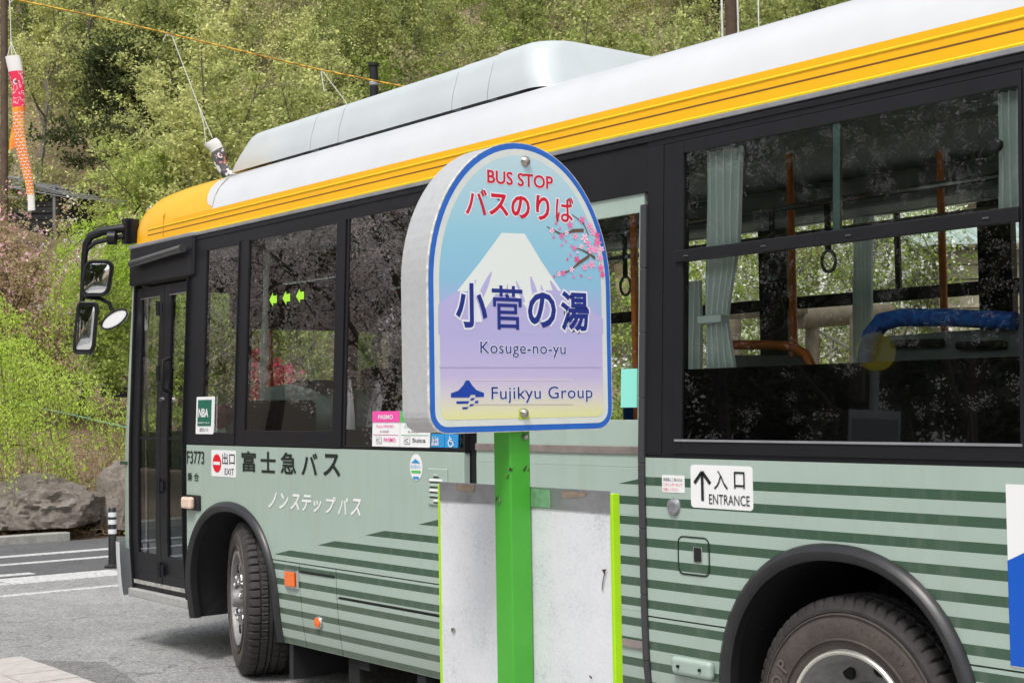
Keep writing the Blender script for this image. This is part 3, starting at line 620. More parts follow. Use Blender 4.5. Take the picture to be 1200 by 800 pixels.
# --- wheels
def wheel(cx, cy, cz, R, wd, rimr, front, steer=0.):
    root = bpy.data.objects.new('wheel', None); COL.objects.link(root); root.parent = BUS; root.location = Vector((cx, cy, cz)) - Vector(BUSORG); root.rotation_euler = (0, 0, steer)
    NB = 58; NS = NB * 6
    pr = [(rimr, .03), (rimr + .012, .008), (rimr + .02, .006), (rimr + .05, .0), (rimr + .1, -.006), (R - .055, -.002), (R - .05, -.006), (R - .040, -.006), (R - .028, .004), (R - .012, .012), (R - .003, .022), (R, .035)]
    tr = [(R, .062), (R - .012, .064), (R - .012, .070), (R + .001, .072), (R + .002, .105), (R - .012, .107), (R - .012, .113), (R + .002, .115)]
    full = pr + tr + [(r, wd - y) for r, y in tr[::-1]] + [(r, wd - y) for r, y in pr[::-1]]
    n1, n2 = len(pr), len(pr) + len(tr); NF = len(full)
    def wob(k, j, r):
        jj = min(j, NF - 1 - j); ph = k % 6
        if n1 - 3 <= jj <= n1 + 0 and ph == 0: return r - .013
        if n1 + 3 <= jj <= n1 + 4 and (k + (jj == n1 + 4) * 2) % 6 == 2: return r - .010
        return r
    def mk(b, name, m, par, sm=True):
        me_o = b.build(name, m, None, smooth=sm); me_o.parent = par; return me_o
    ty = mk(MB().lathe(full, (0, 0, 0), 'y', NS, wob), 'tyre', M_TYRE, root)
    mk(MB().lathe([(rimr + .004, .006), (rimr + .03, -.0005), (rimr + .07, -.007), (rimr + .1, -.0085), (R - .06, -.004)], (0, 0, 0), 'y', 120), 'sidewall', M_TYRW, ty)
    for rr in (rimr + .035, R - .062): mk(MB().lathe([(rr, -.0035), (rr + .002, -.011), (rr + .006, -.011), (rr + .008, -.004)], (0, 0, 0), 'y', 120), 'moulded_ring', M_TYRW, ty)
    def arc(txt, a0, rad, hgt, step, bold):
        for i, ch in enumerate(txt):
            V, Fc = textmesh(ch, bold)
            if not V: continue
            a = np.array(V); mn = a.min(0); mx = a.max(0); sc = hgt / .73; b = MB(); P = []
            th = math.radians(a0 - i * step)
            for x, y, _ in V:
                u = (x - (mn[0] + mx[0]) / 2) * sc; v = y * sc - hgt / 2
                P.append(((rad + v) * math.cos(th) + u * math.sin(th), -.0125, (rad + v) * math.sin(th) - u * math.cos(th)))
            b.add(P, Fc); mk(b, 'lettering', mat('tyre_letter', (.11, .095, .085), .8), ty, False)
    # seen from outside (-Y) with X to the right, angles are measured from +X towards +Z
    arc('DUNLOP', 212, (R + rimr) / 2 - .012, .05, 12.5, .02); arc('TUBELESS', 78, (R + rimr) / 2 + .0, .014, 4.5, 0); arc('245/70R19.5', 55, (R + rimr) / 2 + .0, .018, 4.6, .01)
    if front:
        rp = [(0, .045), (.07, .045), (.085, .05), (.13, .045), (.165, .015), (.20, .02), (.215, .05), (rimr - .02, .035), (rimr - .012, -.002), (rimr + .004, -.006), (rimr + .006, .004), (rimr - .004, .02), (rimr - .01, .2)]
        rm = mk(MB().lathe(rp, (0, 0, 0), 'y', 72), 'rim', M_STEEL, root)
        mk(MB().lathe([(0, -.035), (.035, -.035), (.048, -.028), (.055, .045)], (0, 0, 0), 'y', 24), 'hub', M_STEEL, rm)
        for k in range(8):
            a = k * math.pi / 4 + .2; c = (.112 * math.cos(a), 0, .112 * math.sin(a)); mk(MB().lathe([(0, -.012), (.012, -.012), (.018, -.004), (.018, .02), (.022, .03), (.022, .046)], c, 'y', 6), 'wheel_nut', M_CHR, rm, False)
        for k in range(8):
            a = k * math.pi / 4 - .2; mk(MB().lathe([(0, .0128), (.024, .0128), (.026, .02)], (.183 * math.cos(a), 0, .183 * math.sin(a)), 'y', 20), 'hand_hole', M_DARK, rm)
    else:
        rp = [(0, .07), (.06, .07), (.075, .10), (.12, .135), (.155, .14), (.185, .12), (.205, .06), (.218, .02), (rimr - .014, .01), (rimr - .008, -.004), (rimr + .004, -.006), (rimr + .006, .006), (rimr - .004, .03), (rimr - .02, .1)]
        rm = mk(MB().lathe(rp, (0, 0, 0), 'y', 96), 'rim', M_STEEL, root)
        mk(MB().lathe([(rimr - .011, -.005), (rimr - .006, -.0085), (rimr + .001, -.0085), (rimr + .005, -.004)], (0, 0, 0), 'y', 96), 'rim_edge', mat('rim_edge_bright', (.8, .8, .72), .25, .9), rm)
        mk(MB().lathe([(0, .0), (.05, .0), (.062, .012), (.065, .075)], (0, 0, 0), 'y', 32), 'hub', M_STEEL, rm)
        for k in range(8):
            a = k * math.pi / 4 + .2; mk(MB().lathe([(0, .085), (.014, .085), (.02, .095), (.02, .135)], (.105 * math.cos(a), 0, .105 * math.sin(a)), 'y', 6), 'wheel_nut', M_CHR, rm, False)
        for k in range(8):
            a = k * math.pi / 4 - .2; mk(MB().lathe([(0, .118), (.022, .118), (.026, .128)], (.172 * math.cos(a), 0, .172 * math.sin(a)), 'y', 20), 'hand_hole', M_DARK, rm)
    return root
wheel(-7.43, .055, .43, .43, .245, .258, True, math.radians(-20)); wheel(-3.125, .045, .42, .42, .245, .240, False)
wheel(-7.43, 2.245, .43, .43, .245, .258, True, math.pi); wheel(-3.125, 2.255, .43, .43, .245, .262, False, math.pi)
MB().box(-6.86, -6.82, .06, .42, .06, .34).build('mud_flap', M_RUB, BUS); MB().box(-6.3, -6.2, .08, .1, .10, .26).build('underbody_bracket', M_DARK, BUS); MB().box(-6.17, -6.08, .06, .12, .2, .25).build('underbody_bracket', M_DARK, BUS); MB().box(-5.65, -5.58, .05, .1, .20, .25).build('underbody_bracket', M_DARK, BUS)
MB().box(-6.7, -4.2, .25, 2.1, .19, .27).build('underbody_tank', M_DARK, BUS)
# --- roof air conditioner
AC = bpy.data.objects.new('roof_air_conditioner', None); COL.objects.link(AC); AC.parent = BUS; AC.location = (0, 0, 0)
def hood(x0, x1, s0, s1, zt, zb=2.999, y0=.50, y1=1.80, rc=0., gap=.003, name='cover'):
    """s0/s1: slope of the ends; rc: plan rounding of the rear corners"""
    b = MB(); a, c = x0 + gap, x1 - gap; v = []; nn = 0
    for q in np.linspace(0, 1, 11):
        if q < .55: z = zb + (zt - zb) * q / .55 * .62; iy = .035 * (q / .55) ** 2
        else: t = (q - .55) / .45 * math.pi / 2; z = zb + (zt - zb) * (.62 + .38 * math.sin(t)); iy = .035 + .115 * (1 - math.cos(t))
        fr = (z - zb) / (zt - zb); xr = c - s1 * fr; xl = a + s0 * fr; lo, hi = y0 + iy, y1 - iy
        ring = [(xl, lo)]
        if rc:
            r = rc
            ring += [(xr - r + r * math.sin(t), lo + r - r * math.cos(t)) for t in np.linspace(0, math.pi / 2, 9)] + [(xr - r + r * math.cos(t), hi - r + r * math.sin(t)) for t in np.linspace(0, math.pi / 2, 9)]
        else: ring += [(xr, lo), (xr, hi)]
        ring += [(xl, hi)]; nn = len(ring); v += [(x, y, z) for x, y in ring]
    f = [(nn * k + j, nn * k + (j + 1) % nn, nn * k + nn + (j + 1) % nn, nn * k + nn + j) for k in range(10) for j in range(nn)]
    f.append(tuple(nn * 10 + j for j in range(nn))); b.add(v, f); return b.build(name, M_ACW, AC, smooth=True)
hood(-8.32, -7.34, .22, 0, 3.250); hood(-7.34, -7.03, 0, 0, 3.250); hood(-7.03, -5.93, 0, 0, 3.250); hood(-5.93, -5.63, 0, 0, 3.254)
hood(-5.63, -5.18, 0, .12, 3.262, rc=.14)
M_SEAM = mat('seam_grey', (.10, .11, .11), .7)
MB().box(-8.02, -5.45, .56, 1.74, 3.0, 3.15).build('cooler_core', M_SEAM, AC)
MB().box(-8.2, -5.3, .6, 1.7, 2.94, 3.0).build('cooler_base', M_DARK, AC)
for x in (-8.1, -7.9, -7.7, -7.5, -6.8, -6.2, -5.6): MB().box(x, x + .03, .53, .6, 2.95, 2.995).build('mounting_foot', M_ACW, AC)
# --- mirror set at the near front corner
MR = bpy.data.objects.new('mirror_set', None); COL.objects.link(MR); MR.parent = BUS; MR.location = (0, 0, 0)
Q = lambda x, y, d=9.55: tuple(at(x, y, d))
MB().tube([Q(150, 256), Q(150, 286)], .045, 4).build('bracket', M_BLK, MR, bevel=.006); MB().tube([Q(158, 257, 9.5), Q(158, 285, 9.5)], .03, 4).build('bracket_plate', M_BLK, MR)
MB().tube([Q(157, 251, 9.5), Q(165, 240, 9.45)], .006, 6).build('stay', M_BLK, MR)
MB().tube([Q(148, 267), Q(120, 271), Q(106, 277), Q(101, 286), Q(99, 300), Q(97, 340), Q(95, 375), Q(94, 392)], [.028, .030, .028, .025, .021, .018, .017, .015], 10).build('arm', M_BLK, MR, smooth=True)
MB().tube([Q(148, 276), Q(112, 284), Q(102, 292)], .016, 8).build('arm_brace', M_BLK, MR, smooth=True); MB().tube([Q(136, 279, 9.5), Q(127, 279, 9.5)], .045, 10).build('swivel', M_BLK, MR, smooth=True)
MB().tube([Q(99, 348), Q(118, 350), Q(128, 355), Q(131, 364)], .013, 8).build('stay', M_BLK, MR, smooth=True)
def mirror(corners, d, th, rim_m=M_BLK):
    """corners: outline in the photograph at distance d, glass facing the camera side"""
    P = [A3(*Q(x, y, d)) for x, y in corners]; c = sum(P) / len(P); bk = -CF * -1 * th
    k = MB().prism(P, bk).build('mirror', rim_m, MR, bevel=.008); k = fix_normals(k)
    ins = [c + (p - c) * .86 - CF * .004 for p in P]; rim = MB().tube([p - CF * .002 for p in P] + [P[0] - CF * .002], .009, 6, False).build('rim', rim_m, k, smooth=True)
    g = MB(); n = len(ins); g.add([c - CF * .018] + ins, [(0, 1 + (i + 1) % n, 1 + i) for i in range(n)]); g = fix_normals(g.build('glass', M_LENS, k, smooth=True))
    return k
def rr(cx, cy, w_, h_, sk, r=.3, n=5):
    out = []
    for sx, sy, a0 in ((1, 1, 0), (-1, 1, 90), (-1, -1, 180), (1, -1, 270)):
        for i in range(n):
            a = math.radians(a0 + 90 * i / (n - 1)); x = sx * (w_ / 2 * (1 - r)) + w_ / 2 * r * math.cos(a); y = sy * (h_ / 2 * (1 - r)) + h_ / 2 * r * math.sin(a)
            out.append((cx + x - sk * y, cy + y))
    return out
mirror(rr(113.5, 326, 31, 40, .16, .45), 9.5, .07); mirror(rr(100, 384, 22, 59, .09, .3), 9.42, .07)
c0 = at(134, 374, 9.35); ax = Vector((A3(.35, -.1, 0) * 1 + A3(0, 0, .8)).tolist()).normalized()
r3 = A3(*(Vector(tuple(CR)) * .82 + Vector(tuple(CU)) * .55)); r3 /= np.linalg.norm(r3); u3 = np.cross(CF, r3)
E = [c0 + r3 * .095 * math.cos(a) + u3 * .045 * math.sin(a) for a in np.linspace(0, 2 * math.pi, 24, endpoint=False)]
k = fix_normals(MB().prism(E, CF * .05).build('under_mirror', M_PWHITE, MR, bevel=.01)); MB().tube(E + [E[0]], .006, 6, False).build('rim', M_BLK, k)
# --- far side of the bus
b = MB(); b.box(-8.8, -.35, 2.262, 2.295, .3, 1.29); b.box(-8.8, -.35, 2.21, 2.25, 2.43, 2.55); b.build('far_side_wall', M_GREEN, BUS)
FX = [(-8.6, -7.5), (-7.4, -6.3), (-6.2, -5.42), (-5.22, -4.03), (-3.85, -2.45), (-2.25, -.7)]
prev = -8.8
for a, c in FX + [(-.35, -.35)]:
    MB().box(prev, a, 2.215, 2.26, 1.29, 2.43).build('far_pillar', M_BLK, BUS); prev = c
for a, c in FX:
    f = MB().box(a, c, 2.225, 2.255, 1.985, 2.05).build('far_window', M_BLK, BUS); MB().box((a + c) / 2 + .1, (a + c) / 2 + .13, 2.235, 2.25, 2.05, 2.43).build('sash_divider', M_BLK, f)
    MB().add([(a, 2.24, 1.29), (c, 2.24, 1.29), (c, 2.225, 2.43), (a, 2.225, 2.43)], [(0, 1, 2, 3)]).build('pane', M_GLASSF, f)
    if a > -5.0 or a == -5.22: MB().box(a, c, 2.228, 2.238, 1.30, 1.50).build('blackout_panel', M_BLKG, f)
# --- inside
MB().box(-8.7, -.4, .78, 2.2, .345, .37).box(-6.86, -3.7, .07, .78, .345, .37).build('cabin_floor', M_INTD, BUS)
MB().box(-8.75, -.4, .1, 2.2, 2.585, 2.6).build('cabin_ceiling', M_CEIL, BUS)
b = MB(); b.box(-7.95, -5.2, .062, .075, 1.03, 1.29); b.box(-4.0, -.4, .062, .075, 1.03, 1.29); b.box(-8.7, -.4, 2.20, 2.21, .37, 1.30); b.box(-.45, -.4, .08, 2.2, .37, 2.58); b.build('cabin_lining', M_INT, BUS)
b = MB(); b.box(-8.6, -.45, .10, .42, 2.43, 2.585); b.box(-8.6, -.45, 1.88, 2.19, 2.43, 2.585); b.build('ceiling_cove', M_CEIL, BUS, bevel=.03)
MB().box(-4.0, -.45, .78, 2.2, .37, .75).build('raised_floor', M_INTD, BUS)
def pole(x, y, z0=.37, z1=2.58, m=M_ORAIL): return MB().tube([(x, y, z0), (x, y, z1)], .017, 10).build('grab_pole', m, BUS, smooth=True)
p_ = onY(928, 300, 1.0); pole(p_[0], 1.0); p_ = onY(1103, 250, 1.6); pole(p_[0], 1.6); p_ = onY(317, 400, 1.1); pole(p_[0], 1.1); pole(-4.6, .5)
for y in (.7, 1.5):
    MB().tube([(-8.0, y, 2.28), (-.6, y, 2.28)], .014, 8).build('ceiling_rail', M_CHR, BUS)
def strap(px, py, y):
    c = onY(px, py, y); z = c[2]; pts = [(c[0] + .034 * math.cos(a), y, z + .042 * math.sin(a)) for a in np.linspace(0, 2 * math.pi, 20)]
    k = MB().tube(pts, .0065, 8, False).build('hand_strap', mat('strap_green', (.11, .17, .14), .5), BUS, smooth=True); MB().box(c[0] - .014, c[0] + .014, y - .003, y + .003, z + .04, 2.28).build('webbing', M_BLK, k); return k
for px, py, y in ((844, 320, .7), (906, 315, .7), (971, 306, .7), (733, 335, .7)): strap(px, py, y)
for x in (-7.1, -6.7, -6.3, -5.9, -5.5): 
    c = (x, 1.5, 2.1); k = MB().tube([(x + .034 * math.cos(a), 1.5, 2.1 + .042 * math.sin(a)) for a in np.linspace(0, 2 * math.pi, 20)], .0065, 8, False).build('hand_strap', mat('strap_green', (.11, .17, .14), .5), BUS, smooth=True); MB().box(x - .014, x + .014, 1.497, 1.503, 2.14, 2.28).build('webbing', M_BLK, k)
def curtain(x0, x1, y, z0, z1, tie=None, nf=7, lean=0.):
    b = MB(); zs = np.linspace(z0, z1, 14); us = np.linspace(0, 1, nf * 6 + 1); V = []
    for z in zs:
        if tie: q = abs(z - tie) / .28; wd = .62 + .38 * min(1, q) if z > tie else .62 + .40 * min(1, q * .9)
        else: wd = 1
        for u in us:
            V.append((x0 + (x1 - x0) * u * wd + lean * (z - z0), y + .014 * math.sin(u * nf * 2 * math.pi) + .004 * math.sin(z * 9 + u * 5) + prof(z), z))
    n = len(us); b.add(V, [(i * n + j, i * n + j + 1, (i + 1) * n + j + 1, (i + 1) * n + j) for i in range(len(zs) - 1) for j in range(n - 1)])
    c = b.build('curtain', M_MINT, BUS, smooth=True)
    if tie: MB().box(x0 - .005, x0 + (x1 - x0) * .64, y - .02, y + .02, tie - .014, tie + .014).build('tieback', M_MINT, c, bevel=.004)
    return c
curtain(-3.79, -3.61, .075, 1.50, 2.43, 1.80, 5); curtain(-2.54, -2.43, .06, 2.04, 2.43, None, 4, .0); curtain(-5.55, -5.38, .09, 1.4, 2.45, None, 5)
curtain(-4.75, -4.62, 2.15, 1.5, 2.43, None, 5); curtain(-7.62, -7.56, .3, 1.4, 2.43, None, 3); curtain(-4.32, -4.22, .5, 1.35, 2.0, None, 3)
# seats
M_SEAT = NT('seat_moquette'); o_ = M_SEAT.obj(); v_ = M_SEAT.n('TexVoronoi', feature='DISTANCE_TO_EDGE'); v_.inputs['Scale'].default_value = 18; M_SEAT.t.links.new(o_, v_.inputs['Vector'])
M_SEAT.put(M_SEAT.b.inputs['Base Color'], M_SEAT.ramp(M_SEAT.math('ADD', v_.outputs['Distance'], M_SEAT.math('MULTIPLY', M_SEAT.noise(o_, 7.), .25)), [(.09, (.25, .50, .78)), (.13, (.02, .17, .60)), (.4, (.015, .08, .42))])); M_SEAT.b.inputs['Roughness'].default_value = .85; M_SEAT = M_SEAT.m
Qs = lambda px, py, y=.62: tuple(onY(px, py, y))
st = MB().tube([Qs(1012, 440), Qs(1016, 415), Qs(1022, 392), Qs(1034, 377), Qs(1055, 372), Qs(1110, 372), Qs(1190, 376)], [.03, .034, .036, .036, .034, .032, .032], 12).build('seat_back_roll', M_SEAT, BUS, smooth=True)
a0, a1, a2, a3 = (Qs(1022, 395, .64), Qs(1200, 382, .64), Qs(1200, 470, .64), Qs(1014, 470, .64)); MB().prism([a0, a3, a2, a1], (0, .04, 0)).build('seat_back_panel', M_INT, BUS)
for px, py, w_ in ((1075, 402, 30), (1150, 404, 28)): MB().tube([Qs(px - w_, py + 1, .62), Qs(px + w_, py - 1, .62)], .014, 8).build('seat_vent', M_DARK, BUS)
hr = MB().tube([Qs(838, 470, .5), Qs(841, 425, .5), Qs(846, 409, .5), Qs(858, 404, .5), Qs(900, 404, .5), Qs(930, 406, .5), Qs(944, 415, .5), Qs(952, 430, .5), Qs(956, 470, .5)], .019, 12).build('seat_hand_rail', M_ORAIL, BUS, smooth=True)
MB().prism([Qs(848, 416, .53), Qs(848, 470, .53), Qs(946, 470, .53), Qs(940, 416, .53)], (0, .05, 0)).build('seat_back', M_INT, BUS, bevel=.01)
def seat(x, y):
    k = MB().box(x - .2, x + .22, y - .21, y + .21, .95, 1.07).build('seat', M_SEAT, BUS, bevel=.04); MB().box(x + .2, x + .29, y - .21, y + .21, 1.0, 1.58).build('seat_back', M_SEAT, k, bevel=.04); MB().box(x - .1, x + .1, y - .15, y + .15, .4, .95).build('seat_base', M_INTD, k)
for x, y in ((-3.3, 1.85), (-2.4, 1.85), (-1.5, 1.85), (-1.5, .4), (-6.2, 1.9), (-5.5, 1.9)): seat(x, y)
# cab: fare machine, ticket box, driver's seat, dashboard
fb = MB().prism([Qs(303, 455, .55), Qs(303, 520, .55), Qs(388, 520, .55), Qs(386, 478, .55), Qs(366, 455, .55), Qs(340, 448, .55)], (0, .35, 0)).build('fare_machine', mat('fare_green', (.62, .80, .73), .5), BUS, bevel=.03)
MB().prism([Qs(340, 450, .56), Qs(348, 445, .56), Qs(375, 446, .56), Qs(380, 460, .56), Qs(366, 458, .56)], (0, .2, 0)).build('card_reader', M_INTD, fb)
MB().prism([Qs(280, 469, .12), Qs(280, 530, .12), Qs(332, 530, .12), Qs(331, 474, .12), Qs(326, 469, .12)], (0, .22, 0)).build('ticket_machine', M_BLK, BUS, bevel=.012)
MB().add([Qs(297, 482, .115), Qs(297, 512, .115), Qs(318, 512, .115), Qs(318, 482, .115)], [(0, 1, 2, 3)]).build('ticket_screen', M_BLKG, BUS)
MB().tube([Qs(258, 500, .35), Qs(262, 484, .35), Qs(267, 475, .35)], [.03, .09, .03], 8).build('driver_bag', mat('bag_fabric', (.6, .2, .24), .8, var=.6, scale=30), BUS, smooth=True); MB().tube([Qs(252, 500, .4), Qs(264, 498, .4), Qs(272, 500, .4)], [.05, .08, .05], 8).build('driver_cloth', M_MINT, BUS, smooth=True)
MB().box(-8.80, -8.74, .72, 2.2, 2.03, 2.58).build('sun_visor', M_BLK, BUS, bevel=.02); MB().box(-8.95, -8.55, .9, 2.1, .8, 1.25).build('dashboard', M_INTD, BUS, bevel=.04); MB().box(-8.2, -8.1, 1.35, 1.85, 1.0, 1.75).build('driver_seat', M_INTD, BUS, bevel=.04)
MB().tube([(-8.55, 1.6 + .22 * math.cos(a), 1.3 + .2 * math.sin(a)) for a in np.linspace(0, 6.283, 24)], .014, 8, False).build('steering_wheel', M_BLK, BUS)
# ================================================================ THE BUS STOP SIGN
PX_, PY_ = -2.506, -1.855
STOP = thing('bus_stop_sign', (PX_, PY_, SW), 'round-topped bus stop sign with snowy mountain picture on a chipped green post', 'bus stop sign')
XF = -2.461; YC = -1.852
def outline(ins, cr=.045):
    hw = .255 - ins; zb = 1.440 + ins; zs = 1.757; ha = .313 - ins; cr = max(cr - ins, .01); P = []
    for a in np.linspace(0, math.pi, 41): P.append((YC + hw * math.cos(a), zs + ha * math.sin(a)))
    for a in np.linspace(math.pi, 1.5 * math.pi, 7): P.append((YC - hw + cr + cr * math.cos(a), zb + cr + cr * math.sin(a)))
    for a in np.linspace(1.5 * math.pi, 2 * math.pi, 7): P.append((YC + hw - cr + cr * math.cos(a), zb + cr + cr * math.sin(a)))
    return P
M_SHELL = NT('sign_shell'); _n = M_SHELL.noise(M_SHELL.obj(), 60., 8, .8)
M_SHELL.put(M_SHELL.b.inputs['Base Color'], M_SHELL.ramp(_n, [(.27, (.14, .11, .08)), (.33, (.40, .41, .415)), (.8, (.50, .515, .53))])); M_SHELL.b.inputs['Roughness'].default_value = .55; M_SHELL.bump(_n, .3, .004); M_SHELL = M_SHELL.m
bx = MB().prism([(XF, y, z) for y, z in outline(.001)], (-.102, 0, 0)).build('sign_box', M_SHELL, STOP, bevel=.003)
MB().prism([(XF + .001, y, z) for y, z in outline(-.0008)], (-.006, 0, 0)).build('rim_edge', mat('rim_bare', (.62, .60, .55), .6, var=.35, scale=80), bx)
def sheet(P, x, name, m, par=None): return MB().add([(x, y, z) for y, z in P], [tuple(range(len(P)))]).build(name, m, par or bx)
sheet(outline(.001), XF + .0014, 'blue_border', mat('sign_blue', (.018, .13, .52), .4, var=.08, scale=30)); sheet(outline(.0135), XF + .0018, 'white_border', mat('sign_white', (.66, .70, .66), .45, var=.05, scale=30))
s = NT('sign_picture'); z_ = s.xyz(s.obj())[2]
f = s.n('MapRange'); s.put(f.inputs[0], z_); f.inputs[1].default_value = 1.44 - SW; f.inputs[2].default_value = 2.07 - SW
zz = lambda y: (lambda q: (q[2] - 1.44) / .63)(onX(613, y, XF))
L = lambda r, g, b_: lin((r / 255, g / 255, b_ / 255))
Lp = L; L = lambda r, g, b_: Lp(r + (255 - r) * .20, g + (255 - g) * .16, b_ + (255 - b_) * .12)
c = s.ramp(f.outputs[0], [(zz(499), L(214, 216, 110)), (zz(480), L(212, 212, 165)), (zz(462), L(200, 194, 203)), (zz(440), L(178, 168, 212)), (zz(405), L(166, 162, 214)), (zz(365), L(146, 160, 212)), (zz(330), L(110, 178, 212)), (zz(280), L(118, 188, 212)), (zz(190), L(168, 205, 216))])
L = Lp; gr = s.noise(s.obj(), 120., 6, .8); c = s.mix(s.math('MULTIPLY', s.math('GREATER_THAN', gr, .70), .35), c, (.15, .2, .22, 1))
s.put(s.b.inputs['Base Color'], c); s.b.inputs['Roughness'].default_value = .45; s.b.inputs['Coat Weight'].default_value = .1
face = sheet(outline(.028), XF + .0022, 'picture_face', s.m)
def G(x, y): p = onX(x, y, XF); return (p[1], p[2])
def gpoly(pts, lvl, name, m): return MB().add([(XF + .0022 + lvl * .00012, *G(x, y)) for x, y in pts], [tuple(range(len(pts)))[::-1]]).build(name, m, face)
SN = mat('print_snow', L(226, 232, 226), .5); LI = mat('print_lilac', L(181, 176, 218), .5)
gpoly([(535, 341), (657, 341), (690, 362), (708, 372), (708, 400), (515, 400), (513, 356)], 1, 'mountain', LI) if False else None
gpoly([(535, 341), (590, 300), (600, 300), (657, 341), (706, 374), (706, 392), (513, 392), (513, 357)], 1, 'mountain', LI)
gpoly([(535, 341), (562, 307), (587, 273), (614, 274), (634, 307), (657, 341), (640, 340), (633, 345), (626, 352), (617, 362), (608, 350), (594, 345), (580, 345), (568, 362), (562, 352), (550, 342)], 2, 'snow_cap', SN)
for tx, ty, bx_, by_, w_ in ((557, 328, 543, 352, 5), (575, 319, 558, 358, 7), (594, 333, 592, 352, 3), (604, 329, 613, 354, 4), (621, 324, 629, 356, 6), (633, 334, 638, 354, 4), (644, 329, 657, 354, 6)):
    q = []; d = A3(bx_ - tx, by_ - ty); n_ = A3(-d[1], d[0]) / np.linalg.norm(d)
    for t in np.linspace(0, 1, 8): q.append(A3(tx, ty) + d * t + n_ * w_ / 2 * math.sin(min(1, t * 1.15 + .12) * math.pi * .62))
    for t in np.linspace(1, 0, 8): q.append(A3(tx, ty) + d * t - n_ * w_ / 2 * math.sin(min(1, t * 1.15 + .12) * math.pi * .62))
    gpoly(q[::-1], 3, 'gully', LI)
def gtext(txt, x0, x1, yt, yb, ref, m, bold=0., halo=True, lvl=5, space=1.):
    """lettering between photograph columns x0..x1, rows yt..yb read at column ref"""
    a, b_ = G(x0, (yt + yb) / 2)[0], G(x1, (yt + yb) / 2)[0]; z0, z1 = G(ref, yb)[1], G(ref, yt)[1]
    if halo:
        text_side(txt, a, b_, z0, z1, 0, mat('print_halo', L(226, 228, 236), .5), face, bold + (.045 if len(txt) < 3 else .035), 0, space, ('x', XF + .0022 + (lvl - 1) * .00012), 'lettering_halo', bold)
    return text_side(txt, a, b_, z0, z1, 0, m, face, bold, 0, space, ('x', XF + .0022 + lvl * .00012))
RED = mat('sign_red', L(205, 8, 44), .45); NV = mat('sign_navy', L(22, 42, 128), .45)
gtext('BUS STOP', 570, 647, 198.7, 214.6, 570, RED, .022)
for ch, x0, x1, dt, db in (('バ', 544.5, 570, 0, 0), ('ス', 572, 595, 3, -1), ('の', 598, 620, 3, 0), ('り', 627, 643, 0, 0), ('ば', 650, 671, 0, 0)): gtext(ch, x0, x1, 220.5 + dt, 251 + db, 546, RED, .014 if ch in 'バば' else .026)
for ch, x0, x1, dt, db in (('小', 533, 570, 0, 0), ('菅', 575.5, 611.5, 1, 1), ('の', 617.5, 650.5, 7, -2), ('湯', 656, 689, 4, 1)): gtext(ch, x0, x1, 331.5 + dt, 384 + db, 545, NV, .008 if ch == '菅' else .026, halo=ch != '菅', lvl=7)
gtext('Kosuge-no-yu', 562, 662, 400, 418.5, 565, NV, .004, lvl=5, space=1.05); gtext('Fujikyu Group', 575, 693.5, 453, 472.6, 575, NV, .004, space=1.05)
C3 = lambda pts: [(470 + x / 8, 420 + y / 8) for x, y in pts]
SB = mat('sign_logo_blue', L(10, 62, 160), .45)
gpoly(C3([(446, 378), (446, 312), (525, 288), (570, 235), (592, 190), (642, 190), (668, 235), (710, 284), (784, 308), (784, 374), (730, 392), (735, 430), (640, 486), (556, 486), (556, 440), (498, 435), (498, 385)])[::-1], 4, 'logo_halo', mat('print_halo', L(226, 228, 236), .5)) if False else None
for pts in ([(460, 365), (630, 365), (648, 338), (688, 338), (690, 362), (770, 358), (770, 322), (700, 295), (655, 245), (632, 205), (600, 205), (580, 245), (530, 300), (460, 325)], [(512, 424), (622, 422), (634, 398), (512, 400)], [(636, 392), (668, 392), (688, 368), (655, 368)], [(680, 418), (712, 418), (722, 395), (690, 395)], [(628, 447), (662, 445), (680, 425), (645, 425)], [(568, 474), (610, 474), (628, 453), (568, 455)]):
    gpoly(C3(pts)[::-1], 5, 'logo', SB)
for y, x0, x1, m in ((445, 551, 671, mat('sign_rule_pale', L(222, 214, 228), .5)), (474, 553, 671, mat('sign_rule_grey', L(196, 192, 190), .5)), (430.5, 514, 704, mat('sign_fold', L(176, 168, 205), .5))):
    gpoly([(x0, y - .5), (x0, y + .5), (x1, y + .3), (x1, y - .7)][::-1], 4, 'rule', m)
rf = random.Random(5)
BRN = mat('print_branch', L(104, 78, 60), .5)
for pl in ([(669, 251.4, .8), (678, 258, 1.6), (683, 262.6, 2.2), (688.5, 275.6, 3)], [(640, 265.8, 1), (648, 270, 1.8), (656, 274.4, 2.4), (662, 274, 1.2), (670.5, 270.5, 4), (683, 270, 4)], [(672.7, 290.7, .8), (681, 293, 1.6), (688.5, 297, 2.6), (696.4, 302.5, 4)], [(651, 319.4, 1), (660, 320, 2.2), (667, 317, 1.4), (678.4, 307.5, 4), (689.6, 300, 4)]):
    L_ = [(x, y - w_ / 2) for x, y, w_ in pl]; R_ = [(x, y + w_ / 2) for x, y, w_ in pl]; gpoly((L_ + R_[::-1])[::-1], 8, 'branch', BRN)
PK = [mat('print_pink_%d' % i, L(*c), .5) for i, c in enumerate(((240, 120, 178), (246, 168, 206), (238, 88, 150), (250, 205, 226)))]
